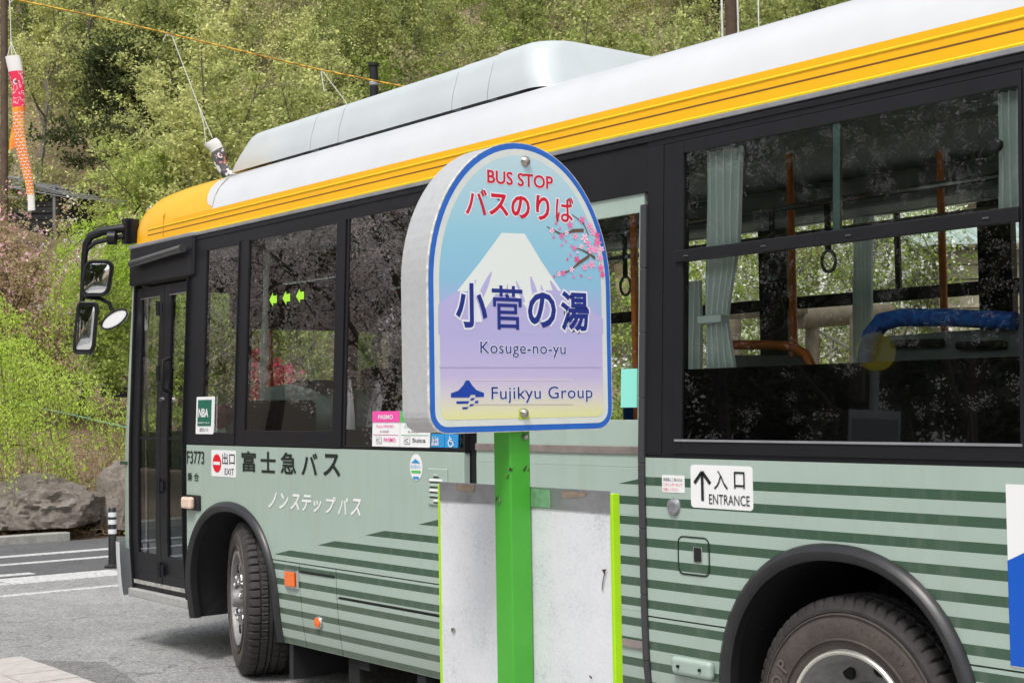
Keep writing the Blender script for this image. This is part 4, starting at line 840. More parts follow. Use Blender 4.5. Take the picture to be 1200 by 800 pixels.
for x, y, r in ((681, 258, 5), (690, 265, 5), (667, 264, 4.5), (684, 279, 6), (657, 277, 4), (673, 277, 4.5), (694, 272, 5), (645.5, 270.5, 4), (699, 284, 6), (691, 292, 6), (697, 293, 5), (702, 302, 5), (692, 310, 5.5), (675, 304, 4.5), (684, 313, 4.5), (703, 314, 5), (659, 320, 4), (669, 316, 4), (654, 321, 3.5), (672, 291, 3.5), (663, 273, 3.5), (699, 276, 4), (704, 292, 4), (688, 285, 4.5), (680, 289, 3.5), (705, 322, 4)):
    P = []; a0 = rf.uniform(0, 6)
    for k in range(5):
        for da, q in ((0, .28), (.25, .8), (.5, 1.), (.63, .86), (.76, 1.), (1.0, .8)): a = a0 + k * 1.2566 + da; P.append((x + r * q * .8 * math.cos(a), y + r * q * math.sin(a)))
    gpoly(P, 9 + rf.random(), 'blossom', rf.choice(PK)); gpoly([(x + r * .16 * math.cos(a), y + r * .16 * math.sin(a)) for a in np.linspace(0, 5, 6)], 11.5, 'blossom_eye', PK[2])
for x, y in ((668.5, 288), (664, 304), (657.5, 287), (667.5, 298.5), (650.5, 262), (648, 278), (662, 282.5), (680, 323), (671, 324.5), (648.5, 324), (690, 326), (655, 268), (676, 296)):
    a = rf.uniform(0, 3); P = [(x + 2.0 * math.cos(t) * math.cos(a) - 1.1 * math.sin(t) * math.sin(a), y + 2.0 * math.cos(t) * math.sin(a) + 1.1 * math.sin(t) * math.cos(a)) for t in np.linspace(0, 5.5, 7)]; gpoly(P, 8.5, 'petal', rf.choice(PK))
M_BOLT = mat('bolt_metal', (.42, .38, .33), .35, .9, var=.5, scale=90)
def bolt(p, ax, r, par, name='bolt'):
    o = MB().lathe([(0, .011), (r * .45, .010), (r * .8, .006), (r, .0), (r * .9, -.002)], (0, 0, 0), 'y', 14).build(name, M_BOLT, None, smooth=True); o.parent = par
    o.rotation_euler = (0, 0, math.radians(ax)); o.location = Vector(p) - org(par); return o
for x, y, r in ((614.5, 189.5, .0125), (613, 484, .011)):
    a = G(x, y); o = bolt((XF + .003, a[0], a[1]), -90, r, face)
gpoly([(607, 480), (612, 478), (618, 480), (619.5, 491), (607, 491.5)][::-1], 4, 'green_patch', mat('patch_lime', L(176, 200, 60), .5))
# post
POSTG = NT('post_green'); n1 = POSTG.noise(POSTG.obj(), 9., 8, .7); n2 = POSTG.noise(POSTG.obj(), 45., 5, .7)
c = POSTG.mix(n1, (.035, .30, .012, 1), (.075, .42, .04, 1)); c = POSTG.mix(POSTG.math('GREATER_THAN', n2, .735), c, (.035, .02, .012, 1)); POSTG.put(POSTG.b.inputs['Base Color'], c)
POSTG.b.inputs['Roughness'].default_value = .42; POSTG.b.inputs['Coat Weight'].default_value = .15; POSTG.bump(n1, .25, .01); POSTG = POSTG.m
ps = MB().box(PX_ - .029, PX_ + .029, PY_ - .029, PY_ + .029, SW, 1.46).build('post', POSTG, STOP, bevel=.004)
MB().box(PX_ - .09, PX_ + .09, PY_ - .09, PY_ + .09, SW, SW + .015).build('base_plate', M_GREY, STOP, bevel=.003)
def chip(x, y, pts, xface=True):
    if xface: P = [(PX_ + .0298, *onX(x + u, y + v, PX_ + .0298)[1:]) for u, v in pts]
    else: P = [(onY(x + u, y + v, PY_ - .0298)[0], PY_ - .0298, onY(x + u, y + v, PY_ - .0298)[2]) for u, v in pts]
    o = MB().add(P, [tuple(range(len(P)))]).build('rust_chip', mat('rust_chip', (.05, .018, .012), .9), ps); return o
chip(598, 548, [(0, -1), (2, 2), (3.5, 0), (2, 4), (0, 3), (-1.5, 5), (-1.2, 0)]); chip(593.5, 560, [(0, 0), (1.5, -3), (2.2, -2), (.6, 2)], False); chip(613, 551, [(0, 0), (3, -5), (5, -6.5), (3, -1), (.8, 2)]); chip(618, 549, [(0, 2), (2, 0), (2.5, 1), (1, 3)]); chip(596, 555, [(0, 0), (1, 2), (.6, 5), (-.5, 2)])
bolt((PX_ - .012, PY_ - .031, onY(586, 586, PY_ - .03)[2]), 0, .0085, ps)
bolt((PX_ + .031, PY_ + .012, onX(612, 512, PX_ + .03)[2]), -90, .008, ps)
# timetable board, seen from its blank side
YB = PY_ + .029
M_BOARD = NT('board_white'); n1 = M_BOARD.noise(M_BOARD.obj(), 170., 4, .8); n2 = M_BOARD.noise(M_BOARD.obj(), 6., 5)
c = M_BOARD.ramp(M_BOARD.math('ADD', M_BOARD.math('MULTIPLY', n1, .55), M_BOARD.math('MULTIPLY', n2, .45)), [(.32, (.40, .42, .44)), (.46, (.62, .64, .67)), (.7, (.72, .73, .76))]); M_BOARD.put(M_BOARD.b.inputs['Base Color'], c); M_BOARD.b.inputs['Roughness'].default_value = .6; M_BOARD.bump(n1, .25, .003); M_BOARD = M_BOARD.m
bd = MB().box(-2.824, -2.222, YB + .003, YB + .017, .45, 1.312).build('notice_board', M_BOARD, STOP)
for x0, x1 in ((-2.832, -2.8235), (-2.2235, -2.214)): MB().box(x0, x1, YB + .001, YB + .021, .44, 1.312).build('edge_trim', M_LIME, bd, bevel=.0015)
MB().box(-2.8225, -2.2205, YB - .0005, YB + .0025, 1.2725, 1.3175).build('top_strip', M_ALU, bd, bevel=.001)
TAPE = mat('old_tape', (.22, .17, .13), .7, var=.3, scale=120)
def bpoly(pts, m, name, o=.0015): 
    P = [onY(x, y, YB - o) for x, y in pts]; return MB().add([(p[0], YB - o, p[2]) for p in P], [tuple(range(len(P)))[::-1]]).build(name, m, bd)
bpoly([(534, 566), (556.5, 567.5), (555, 577), (542, 575.5), (534, 574)], TAPE, 'tape_mark'); bpoly([(658, 574.5), (688, 577), (686, 581), (672, 583), (660, 584)], TAPE, 'tape_mark'); bpoly([(622, 572), (645, 573.8), (645, 595), (622, 593)], mat('green_stain', (.14, .30, .16), .6, var=.3, scale=60), 'paint_stain', .0012)
for x, y, z0 in ((531, 738, .0),): p = onY(x, y, YB); bolt((p[0], YB, p[2]), 0, .006, bd)
p = bpoly([(705, 667), (711, 666.5), (709.5, 668.5), (709, 672), (707.5, 678), (706.5, 686), (705.6, 693), (705, 690), (706, 680), (708, 672)], mat('rust_chip', (.05, .018, .012), .9), 'scratch'); bpoly([(690, 790), (694, 793), (693, 795), (691, 793)], mat('rust_chip', (.05, .018, .012), .9), 'scratch')
# ================================================================ STREET THINGS
from mathutils import noise as mnoise
def boulder(name, c, r, seed, label, cat='boulder', m=None, sub=5, group=None):
    import bmesh
    bm = bmesh.new(); bmesh.ops.create_icosphere(bm, subdivisions=sub, radius=1)
    for v in bm.verts:
        p = v.co.copy(); q = Vector((p.x * 1.3, p.y * 1.3, p.z * 1.3)) + Vector((seed, seed * 2, seed * 3))
        d = 1 + .26 * mnoise.noise(q) + .13 * mnoise.ridged_multi_fractal(q * 1.9, 1, 2, 4, 1, 2) - .13 + .03 * mnoise.noise(q * 14) + .05 * mnoise.noise(q * 7) - .05 * abs(mnoise.noise(q * 3.3))
        pp = p * d; v.co = Vector((pp.x * r[0], pp.y * r[1], max(pp.z, -.25) * r[2] + .08 * r[2]))
    me = bpy.data.meshes.new(name); bm.to_mesh(me); bm.free(); me.materials.append(m or M_ROCK); me.polygons.foreach_set('use_smooth', [True] * len(me.polygons)); me.set_sharp_from_angle(angle=math.radians(35))
    o = bpy.data.objects.new(name, me); COL.objects.link(o); o.location = c; return tag(o, label, cat, group)
s = NT('rock'); n1 = s.noise(s.obj(), 3.5, 10, .72); n2 = s.noise(s.obj(), 22., 8, .75)
c = s.ramp(s.math('ADD', s.math('MULTIPLY', n1, .6), s.math('MULTIPLY', n2, .4)), [(.33, (.08, .065, .05)), (.44, (.22, .185, .155)), (.56, (.36, .315, .27)), (.70, (.55, .50, .45))]); s.put(s.b.inputs['Base Color'], c); s.b.inputs['Roughness'].default_value = .9; s.bump(s.math('ADD', n1, n2), 1., .06); M_ROCK = s.m
q = lambda x, y, d: at(x, y, d)
boulder('boulder', (-17.15, 2.55, .22), (.66, .74, .47), 1.3, 'largest grey rounded boulder beside the road, left of the bus front')
boulder('boulder', (-17.0, 3.45, .16), (.40, .30, .60), 4.1, 'dark boulder half hidden behind the striped bollard', sub=4)
boulder('boulder', (-17.0, 1.62, .05), (.3, .22, .30), 7.7, 'small pale angular rock at the left edge of the frame', sub=4)
boulder('boulder', (-16.75, 1.50, .03), (.12, .15, .14), 9.2, 'smallest brown stone low at the left edge by the kerb', sub=3)
bl = thing('bollard', (-13.257, 1.79, 0), 'slim black bollard with three white bands in front of the boulders', 'bollard')
MB().lathe([(0, .57), (.030, .57), (.037, .56), (.038, .0), (.0, .0)], (-13.257, 1.79, 0), 'z', 24).build('post', M_RUB, bl, smooth=True); MB().lathe([(.05, .0), (.075, .006), (.075, .02), (.04, .04)], (-13.257, 1.79, 0), 'z', 24).build('base', M_RUB, bl, smooth=True)
for z in (.505, .435, .345): MB().lathe([(.0385, z - .022), (.0395, z - .02), (.0395, z + .02), (.0385, z + .022)], (-13.257, 1.79, 0), 'z', 24).build('reflective_band', mat('band_white', (.7, .72, .72), .4), bl)
# posts, ropes and carp streamers
M_POLE = mat('pole_wood', (.10, .065, .045), .85, var=.3, scale=6)
def upole(x, y, d, h_px, r, label, m=None, arms=True):
    p = at(x, y, d); g = TZ(p[0], p[1]) - .3; t = thing('utility_pole', (p[0], p[1], g), label, 'pole'); z1 = at(x, h_px, d)[2]
    MB().tube([(p[0], p[1], g), (p[0], p[1], z1)], [r * 1.15, r], 14).build('shaft', m or M_POLE, t, smooth=True)
    return t, p, z1
t, p, z1 = upole(438, 90, 34, 75, .10, 'dark round pole top poking up just above the roof unit', M_BLK); MB().lathe([(.10, z1 - .06), (.13, z1 - .05), (.13, z1), (0, z1)], (p[0], p[1], 0), 'z', 16).build('cap', M_BLK, t, smooth=True); MB().lathe([(.102, z1 - .52), (.112, z1 - .5), (.112, z1 - .44), (.102, z1 - .42)], (p[0], p[1], 0), 'z', 16).build('band', M_GREY, t)
t, p, z1 = upole(857, 40, 36, -60, .14, 'brown pole with two pale pipes above the bus roof at upper right')
for dx in (-.22, .17): a = A3(*CR) * dx; MB().tube([(p[0] + a[0], p[1] + a[1], TZ(p[0], p[1])), (p[0] + a[0], p[1] + a[1], z1)], .028, 8).build('pipe', M_ROPEW, t)
t, p, z1 = upole(889, 20, 36, -60, .02, 'thin pale pole right of the brown pole above the bus roof', M_ROPEW)
t, p, z1 = upole(5, 150, 36, -40, .085, 'brown weathered pole at the far left edge behind the streamer')
for y, l in ((208, 40), (219, 46), (231, 30)):
    MB().tube([at(10, y, 35.9), at(12 + l * .3, y + 1, 35.6)], .03, 6).build('insulator_arm', M_GREY, t)
rp = [at(x, y, 25) for x, y in ((-40, -16), (20, 0), (110, 19), (200, 40), (300, 64), (380, 83), (455, 98), (560, 118), (640, 130))]
s = NT('rope_yellow'); w_ = s.n('TexNoise'); w_.inputs['Scale'].default_value = 9; s.t.links.new(s.obj(), w_.inputs['Vector']); s.put(s.b.inputs['Base Color'], s.ramp(w_.outputs[0], [(.4, (.32, .16, .03)), (.6, (.75, .45, .06))])); s.b.inputs['Roughness'].default_value = .9
tag(MB().tube(rp, .016, 6).build('rope', s.m), 'twisted yellow rope strung across in front of the wooded hill', 'rope')
rp2 = [at(x, y, 25) for x, y in ((200, 40.5), (160, 31), (125, 23))]
def koi(top, bot, r0, d, hook, cols, label, reds):
    t0, t1 = at(*top, d), at(*bot, d); t = thing('carp_streamer', tuple(t0), label, 'carp streamer')
    n = 40; ax = t1 - t0; Lg = np.linalg.norm(ax); ax /= Lg; u = np.cross(ax, CF); u /= np.linalg.norm(u); v = np.cross(ax, u)
    def R(f): return r0 * (1 - .42 * f) * (1 + .05 * math.sin(f * 23)) if f < .8 else r0 * .58 * (1 - .15 * math.sin((f - .8) * 12))
    def ringp(f, k, e=0.): c = t0 + ax * Lg * f + u * .035 * math.sin(f * 9); a = 2 * math.pi * k / 20; return c + (u * math.cos(a) + v * math.sin(a) * .55) * (R(f) + e)
    for (f0, f1, m, nm) in cols:
        fs = np.linspace(f0, f1, 10); b = MB(); b.add([ringp(f, k) for f in fs for k in range(20)], [(i * 20 + k, i * 20 + (k + 1) % 20, (i + 1) * 20 + (k + 1) % 20, (i + 1) * 20 + k) for i in range(9) for k in range(20)])
        b.build(nm, m, t, smooth=True)
    if reds:
        b = MB()
        for i in range(26):
            f = .36 + i * .021
            for k in range(7):
                kk = (k + .5 * (i % 2)) * 20 / 7; c = [ringp(f, kk - 1.3, .004), ringp(f + .010, kk - .9, .004), ringp(f + .016, kk, .004), ringp(f + .010, kk + .9, .004), ringp(f, kk + 1.3, .004), ringp(f + .004, kk + .9, .004), ringp(f + .009, kk, .004), ringp(f + .004, kk - .9, .004)]
                b.add(c, [tuple(range(8))])
        tag(b.build('scale_print', mat('koi_white', (.8, .78, .76), .8), t), kind='stuff')
        P = [ringp(.42, 10), ringp(.58, 10), ringp(.60, 10) - u * .12, ringp(.55, 10) - u * .10]; MB().add(P, [(0, 1, 2, 3)]).build('fin', mat('koi_orange', (.85, .22, .03), .8), t)
    for f, kk in ((.17, 5), (.17, 15)) if reds else ((.32, 14.5), (.32, 4)):
        for rr_, m, e in ((.055, mat('koi_white', (.8, .78, .76), .8), .004), (.032, mat('koi_eye', (.25, .2, .3), .8) if reds else mat('koi_salmon', (.75, .22, .2), .8), .007), (.014, M_BLK, .010)):
            c = ringp(f, kk, e); nn = c - (t0 + ax * Lg * f); nn /= np.linalg.norm(nn); w1 = np.cross(nn, ax); MB().add([c + (w1 * math.cos(a) + ax * math.sin(a)) * rr_ for a in np.linspace(0, 6.0, 12)], [tuple(range(12))]).build('eye', m, t)
    for s0, s1 in hook: MB().tube([at(*s0, d), at(*s1, d)], .008, 5).build('cord', M_ROPEW, t)
    return t
def cloth(name, sc, stops):
    s = NT(name); s.put(s.b.inputs['Base Color'], s.ramp(s.noise(s.obj(), sc, 2, .5), stops)); s.b.inputs['Roughness'].default_value = .85; return s.m
K_W = mat('koi_white', (.8, .78, .76), .8)
K_R = cloth('koi_crimson', 9., [(.0, (.82, .05, .12)), (.52, (.80, .03, .10)), (.55, (.85, .6, .6)), (.60, (.80, .06, .12))]); K_O = cloth('koi_orange', 6., [(.0, (.88, .16, .05)), (.5, (.88, .25, .03)), (.7, (.90, .42, .05))])
K_D = cloth('koi_charcoal', 7., [(.0, (.8, .78, .77)), (.44, (.78, .76, .76)), (.47, (.10, .09, .11)), (.58, (.14, .12, .14)), (.61, (.75, .28, .28))])
koi((14.5, 66), (36, 247), .125, 25, [((10, -30), (12, 18)), ((12, 18), (13, 50)), ((13, 50), (8.5, 67)), ((13, 50), (14, 66)), ((13, 50), (20, 67)), ((20, -4), (12, 3))], [(0, .10, K_W, 'mouth'), (.10, .33, K_R, 'head'), (.33, .90, K_O, 'body'), (.90, 1., K_W, 'tail')], 'red and orange carp streamer hanging at the left edge of the photo', True)
koi((246, 166), (278, 222), .13, 25, [((201, 41), (232, 122)), ((232, 122), (249, 162)), ((232, 122), (239, 146)), ((239, 146), (241, 168)), ((201, 41), (195, 40)), ((195, 40), (191, 48))], [(0, .2, K_W, 'mouth'), (.2, .6, K_D, 'head'), (.6, 1., K_D, 'body')], 'white and charcoal carp streamer hanging over the front of the bus roof', False)
koi((416, 132), (430, 175), .12, 25, [((376, 81), (404, 118)), ((404, 118), (412, 132)), ((376, 81), (380, 108))], [(0, .3, K_W, 'mouth'), (.3, 1., K_R, 'body')], 'carp streamer whose white cords drop behind the roof unit', False)
# dark cottage on the slope
def cottage():
    c = at(48, 250, 41); g = TZ(c[0], c[1]); t = thing('cottage', (c[0], c[1], g - .5), 'dark timber cottage with low grey roof among the trees at left', 'cottage')
    ex = A3(*CR); ex[2] = 0; ex /= np.linalg.norm(ex); ey = A3(-ex[1], ex[0], 0) ; z0 = at(48, 262, 41)[2]; z1 = at(48, 219, 41)[2]; zr = at(48, 206, 41)[2]
    P = lambda a, d, z: c * A3(1, 1, 0) + ex * a * .62 + ey * d + A3(0, 0, z)
    wd = mat('dark_boards', (.022, .022, .026), .8, var=.3, scale=3)
    b = MB()
    for i in range(11):
        za = z0 - 1 + (z1 - z0 + 1) * i / 11; zb = z0 - 1 + (z1 - z0 + 1) * (i + 1) / 11 - .02; q = .02 * (i % 2)
        MB().prism([P(-1.5, -q, za), P(.55, -q, za), P(.55, -q, zb), P(-1.5, -q, zb)], ey * .1).build('board', wd, t)
        MB().prism([P(.75, .5, za), P(2.0, .5, za), P(2.0, .5, zb), P(.75, .5, zb)], ey * .1).build('board', wd, t)
    MB().prism([P(.56, -.05, z0 - 1), P(.68, -.05, z0 - 1), P(.68, -.05, z1), P(.56, -.05, z1)], ey * .6).build('corner_board', mat('trim_grey', (.2, .2, .2), .7), t)
    MB().prism([P(-1.5, .1, z0 - 1), P(2.0, .55, z0 - 1), P(2.0, 3, z0 - 1), P(-1.5, 3, z0 - 1)], (0, 0, z1 - z0 + 1)).build('wall', wd, t)
    MB().prism([P(-1.9, -.5, z1 + .15), P(2.6, .2, z1 - .3), P(1.0, 2, z1 + .25), P(-1.9, 2, zr + .2)], (0, 0, -.1)).build('roof', mat('roof_grey', (.14, .145, .15), .6, var=.2, scale=3), t)
    w = MB().prism([P(-1.0, -.05, z0 + .3), P(-.4, -.05, z0 + .3), P(-.4, -.05, z0 + 1), P(-1.0, -.05, z0 + 1)], ey * .06).build('window', mat('trim_grey', (.2, .2, .2), .7), t); MB().prism([P(-.93, -.06, z0 + .37), P(-.47, -.06, z0 + .37), P(-.47, -.06, z0 + .93), P(-.93, -.06, z0 + .93)], ey * .02).build('pane', M_BLKG, w)
cottage()
for k, (a, c) in enumerate((((10, 206), (145, 240)), ((10, 219), (150, 236)))):
    tag(MB().tube([at(*a, 35.5), at((a[0] + c[0]) / 2, (a[1] + c[1]) / 2 + 4, 36), at(*c, 37)], .012, 5).build('overhead_wire', M_GREY), ('upper' if k == 0 else 'lower') + ' of the two thin overhead wires in front of the dark cottage', 'wire')
# bare hoop frame in the field and its stakes
hp = thing('hoop_frame', tuple(at(118, 462, 27)), 'pale hoop frame of a vegetable tunnel standing in the field left of the bus', 'hoop frame')
for i, x in enumerate((104, 116, 128, 141)):
    d = 27 + i * .5; a = at(x - 10, 463, d); m_ = at(x - 6, 430, d); tp = at(x, 417.5, d); r_ = at(x + 8, 428, d + .6); e_ = at(x + 9, 461, d + .6)
    MB().tube([a, m_, tp, r_, e_], .012, 6).build('hoop', M_ROPEW, hp, smooth=True)
MB().tube([at(90, 415.5, 27), at(146, 420, 28.5)], .014, 6).build('ridge_pipe', M_ROPEW, hp); MB().tube([at(90, 447, 27), at(146, 450, 28.5)], .012, 6).build('side_pipe', M_ROPEW, hp)
c_ = at(133, 459, 26); bx2 = thing('crate', tuple(c_), 'dark flat crate lying beside the hoop frame in the field', 'crate')
e1 = A3(*CR) * .24; MB().prism([c_ - e1 - A3(0, 0, .1), c_ + e1 - A3(0, 0, .1), c_ + e1 + A3(0, 0, .09), c_ - e1 + A3(0, 0, .09)], CF * .4).build('side', M_BLK, bx2, bevel=.01); MB().prism([c_ - e1 * 1.1 + A3(0, 0, .1), c_ + e1 * 1.1 + A3(0, 0, .1), c_ + e1 * 1.1 + A3(0, 0, .15), c_ - e1 * 1.1 + A3(0, 0, .15)], CF * .45).build('lid', M_GREY, bx2, bevel=.01)
tag(MB().tube([at(43, 552, 18.6), at(43.5, 575, 18.6)], .011, 6).build('garden_stake', mat('stake_green', (.02, .12, .05), .6)), 'short green garden stake behind the largest boulder', 'stake')
tag(MB().tube([at(-10, 466, 19), at(48, 478, 19), at(95, 488, 19), at(150, 501, 19)], .006, 5).build('string', mat('string_green', (.25, .55, .42), .7)), 'thin green string strung across the weeping tree at left', 'string')
# ================================================================ TREES
def unit(v): return v / np.maximum(np.linalg.norm(v, axis=-1, keepdims=True), 1e-9)
def leafmesh(name, C, size, rng, m, up=.3, asp=.55, down=None):
    n = len(C); nrm = unit(rng.normal(size=(n, 3)) + A3(0, 0, up)); a = unit(np.cross(nrm, rng.normal(size=(n, 3))))
    if down is not None: a = unit(a * (1 - down) + A3(0, 0, -1) * down * 1.4); nrm = unit(np.cross(a, rng.normal(size=(n, 3))))
    b = np.cross(nrm, a); s = (size * rng.uniform(.6, 1.35, n))[:, None]
    V = np.stack([C - a * s, C - b * s * asp + a * s * .1, C + a * s, C + b * s * asp + a * s * .1], 1).reshape(-1, 3)
    return npmesh(name, V, 4, m)
def tree_kind(seed, H, spread, base, n1=7, n2=5, n3=4, tuft=30, sig=.28, leaf=.09, tr=.14, leafm=None, barkm=None, droop=0., blossom=None, up=.5, sides=5, ball=(12, .06)):
    """returns (trunk mesh, crown mesh): tapered trunk, limbs, twigs and leaf tufts round the twig ends"""
    rng = np.random.default_rng(seed); b = MB(); tips = []
    tp = [A3(0, 0, 0)]; d = A3(0, 0, 1.)
    for i in range(7): d = unit(d + rng.normal(size=3) * .10 * A3(1, 1, .2)); tp.append(tp[-1] + d * H * .78 / 7)
    b.tube(tp, [tr * (1 - .82 * i / 7) for i in range(8)], sides + 2, False)
    for i in range(n1):
        f = base + (1 - base) * (i + .5) / n1; k = min(f * 7, 6.99); p = tp[int(k)] + (tp[int(k) + 1] - tp[int(k)]) * (k % 1)
        az = i * 2.4 + rng.uniform(-.5, .5); el = .25 + .9 * f + rng.uniform(-.2, .2); L1 = spread * (1.1 - .55 * abs(f - .45)) * rng.uniform(.8, 1.15)
        dd = A3(math.cos(az) * math.cos(el), math.sin(az) * math.cos(el), math.sin(el)); q = [p]
        for j in range(5): dd = unit(dd + rng.normal(size=3) * .16 + A3(0, 0, .06 - droop * j * .1)); q.append(q[-1] + dd * L1 / 5)
        r1 = tr * .42 * (1.1 - .5 * f); b.tube(q, [r1 * (1 - .8 * j / 5) for j in range(6)], sides, False)
        for j in range(n2):
            kk = 1 + 4 * (j + .5) / n2; p2 = q[int(kk)] + (q[min(int(kk) + 1, 5)] - q[int(kk)]) * (kk % 1)
            d2 = unit(dd * .6 + rng.normal(size=3) * .7 + A3(0, 0, .25 - droop)); L2 = L1 * .45 * rng.uniform(.6, 1.2); q2 = [p2]
            for _ in range(3): d2 = unit(d2 + rng.normal(size=3) * .2 + A3(0, 0, -droop * .4)); q2.append(q2[-1] + d2 * L2 / 3)
            b.tube(q2, [r1 * .35, r1 * .26, r1 * .16, r1 * .06], 4, False)
            for m_ in range(n3):
                p3 = q2[1 + m_ % 3]; d3 = unit(d2 + rng.normal(size=3) * .8 + A3(0, 0, .2 - droop)); L3 = L2 * .5 * rng.uniform(.5, 1.2); e = p3 + d3 * L3
                b.tube([p3, (p3 + e) / 2 + rng.normal(size=3) * .03 * L3, e], [r1 * .12, r1 * .08, r1 * .03], 3, False); tips += [e, p3 + d3 * L3 * .6]
    o = b.build('trunk', barkm or M_BARKG, None, smooth=True); tm_ = o.data; bpy.data.objects.remove(o)
    T_ = np.array(tips); k = rng.integers(0, len(T_), tuft * len(T_)); wgt = rng.uniform(.35, 1.3, len(T_))
    C = T_[k] + rng.normal(size=(len(k), 3)) * sig * wgt[k][:, None] * A3(1, 1, .75)
    cm = leafmesh('crown', C, leaf, rng, leafm or F_OLIVE, up)
    ex = None
    if blossom:
        n, sz, mm = blossom; k = rng.integers(0, len(T_), n // ball[0]); c0 = T_[k] + rng.normal(size=(len(k), 3)) * sig * .9; C = np.repeat(c0, ball[0], 0) + rng.normal(size=(len(k) * ball[0], 3)) * ball[1]
        ex = leafmesh('blossom', C, sz, rng, mm, .3, .8)
    return tm_, cm, ex
def plant(kind, loc, s, rz, label, cat='tree', name='tree', group=None, flat=1.):
    t = thing(name, loc, label, cat, group); t.rotation_euler = (0, 0, rz); t.scale = (s, s, s * flat)
    for me, nm in zip(kind, ('trunk', 'crown', 'blossom')):
        if me is None: continue
        o = bpy.data.objects.new(nm, me); COL.objects.link(o); o.parent = t
    return t
K = [tree_kind(11, 7.5, 2.9, .22, 10, 6, 4, 30, .17, .064, leafm=F_OLIVE), tree_kind(12, 8.5, 3.1, .25, 10, 6, 4, 28, .16, .060, leafm=F_OLIVE),
     tree_kind(13, 7.0, 3.0, .18, 9, 6, 4, 32, .22, .068, leafm=F_SPRING), tree_kind(14, 8.0, 2.8, .3, 8, 6, 4, 13, .24, .075, leafm=F_BUD),
     tree_kind(15, 7.5, 2.7, .15, 10, 6, 4, 34, .32, .08, leafm=F_DARK)]
LBL = ['olive green leafing tree in the wood on the hillside', 'tall olive green tree with open crown in the wood on the hillside', 'fresh spring green tree in the wood on the hillside', 'bare branched tree with buff buds in the wood on the hillside', 'dark evergreen tree in the wood on the hillside']
GRP = ['olive trees of the hillside wood', 'tall olive trees of the hillside wood', 'spring green trees of the hillside wood', 'budding bare trees of the hillside wood', 'dark evergreens of the hillside wood']
rg = random.Random(21)
def proj(P):
    v = A3(*P) - CP; z = v @ CF; return 600 + FPX * (v @ CR) / z, 400 - FPX * (v @ CU) / z
def sil(x): return 900 if x < 150 else (235 - (x - 160) * .235 if x > 160 else 240)
ntree = 0
d = 36.
while d < 118:
    stp = 3.1 + d * .022
    nx = int(760 * d / FPX / stp) + 1
    halfspan = 640 * d / FPX
    a = -halfspan - rg.uniform(0, stp)
    while a < halfspan:
        a += stp * rg.uniform(.75, 1.25); dd = d + rg.uniform(-1.5, 1.5)
        x = 600 + a / dd * FPX; r = ray(x, 470); X = CP[0] + r[0] * dd; Y = CP[1] + r[1] * dd; g = TZ(X, Y)
        if max(Y - 7.5, -X - 16.6) < 13.5 : continue
        s = rg.uniform(.72, 1.12); top = proj((X, Y, g + 8.2 * s)); bot = proj((X, Y, g + 1.5))
        if top[1] > sil(top[0]) + 12 and not (790 < top[0] < 1190 and dd < 60): continue
        if bot[1] < -60: continue
        if dd < 43 and -40 < top[0] < 150: continue
        if top[0] > 985 and top[1] < 400 and dd > 60: continue
        k = rg.choices(range(5), [35, 28, 16, 17, 4])[0]
        plant(K[k], (X, Y, g - .2), s, rg.uniform(0, 6.28), LBL[k], group=GRP[k], flat=rg.uniform(.85, 1.1)); ntree += 1
    d += stp * .80
print('hill trees', ntree)
_c = at(48, 262, 41); print('cottage', _c, TZ(_c[0], _c[1]))
# undergrowth of the wood: leafy litter of shrubs nobody could count
rng = np.random.default_rng(4); C = []
for _ in range(2600):
    dd = rng.uniform(32, 110); x = rng.uniform(-40, 1000); r = ray(x, 470); X = CP[0] + r[0] * dd; Y = CP[1] + r[1] * dd
    if max(Y - 7.5, -X - 16.6) < 12.5 or (dd < 42.5 and x < 135): continue
    z = TZ(X, Y); 
    if proj((X, Y, z + 1.2))[1] > sil(x) + 6: continue
    h = rng.uniform(.4, 1.3); C.append(A3(X, Y, z + h * .4) + rng.normal(size=(70, 3)) * A3(h * .7, h * .7, h * .45))
tag(bpy.data.objects.new('undergrowth', leafmesh('undergrowth', np.concatenate(C), .06, rng, F_OLIVE, .6)), kind='stuff'); COL.objects.link(bpy.data.objects['undergrowth'])
# brown grass and weeds of the bank behind the boulders
C = []; n = 60000; X = -16.7 - rng.uniform(0, 1, n) ** 1.5 * 16; Y = 1.5 + rng.uniform(-2.5, 10, n) * (1 + (-X - 16.7) * .03); Z = np.array([TZ(a, c) for a, c in zip(X, Y)])
C = np.stack([X, Y, Z + rng.uniform(0, .10, n)], 1); s_ = foliage('dry_grass', (.26, .18, .10), (.46, .36, .24), .3, 3.)
o = bpy.data.objects.new('dry_grass', leafmesh('dry_grass', C, .06, rng, s_, .2, .10)); COL.objects.link(o); tag(o, kind='stuff')
k = rng.random(n) < .006; C = C[k]; C = np.repeat(C, 5, 0) + rng.normal(size=(len(C) * 5, 3)) * A3(.12, .12, .05); o = bpy.data.objects.new('weeds', leafmesh('weeds', C, .05, rng, F_SPRING, .5)); COL.objects.link(o); tag(o, kind='stuff')
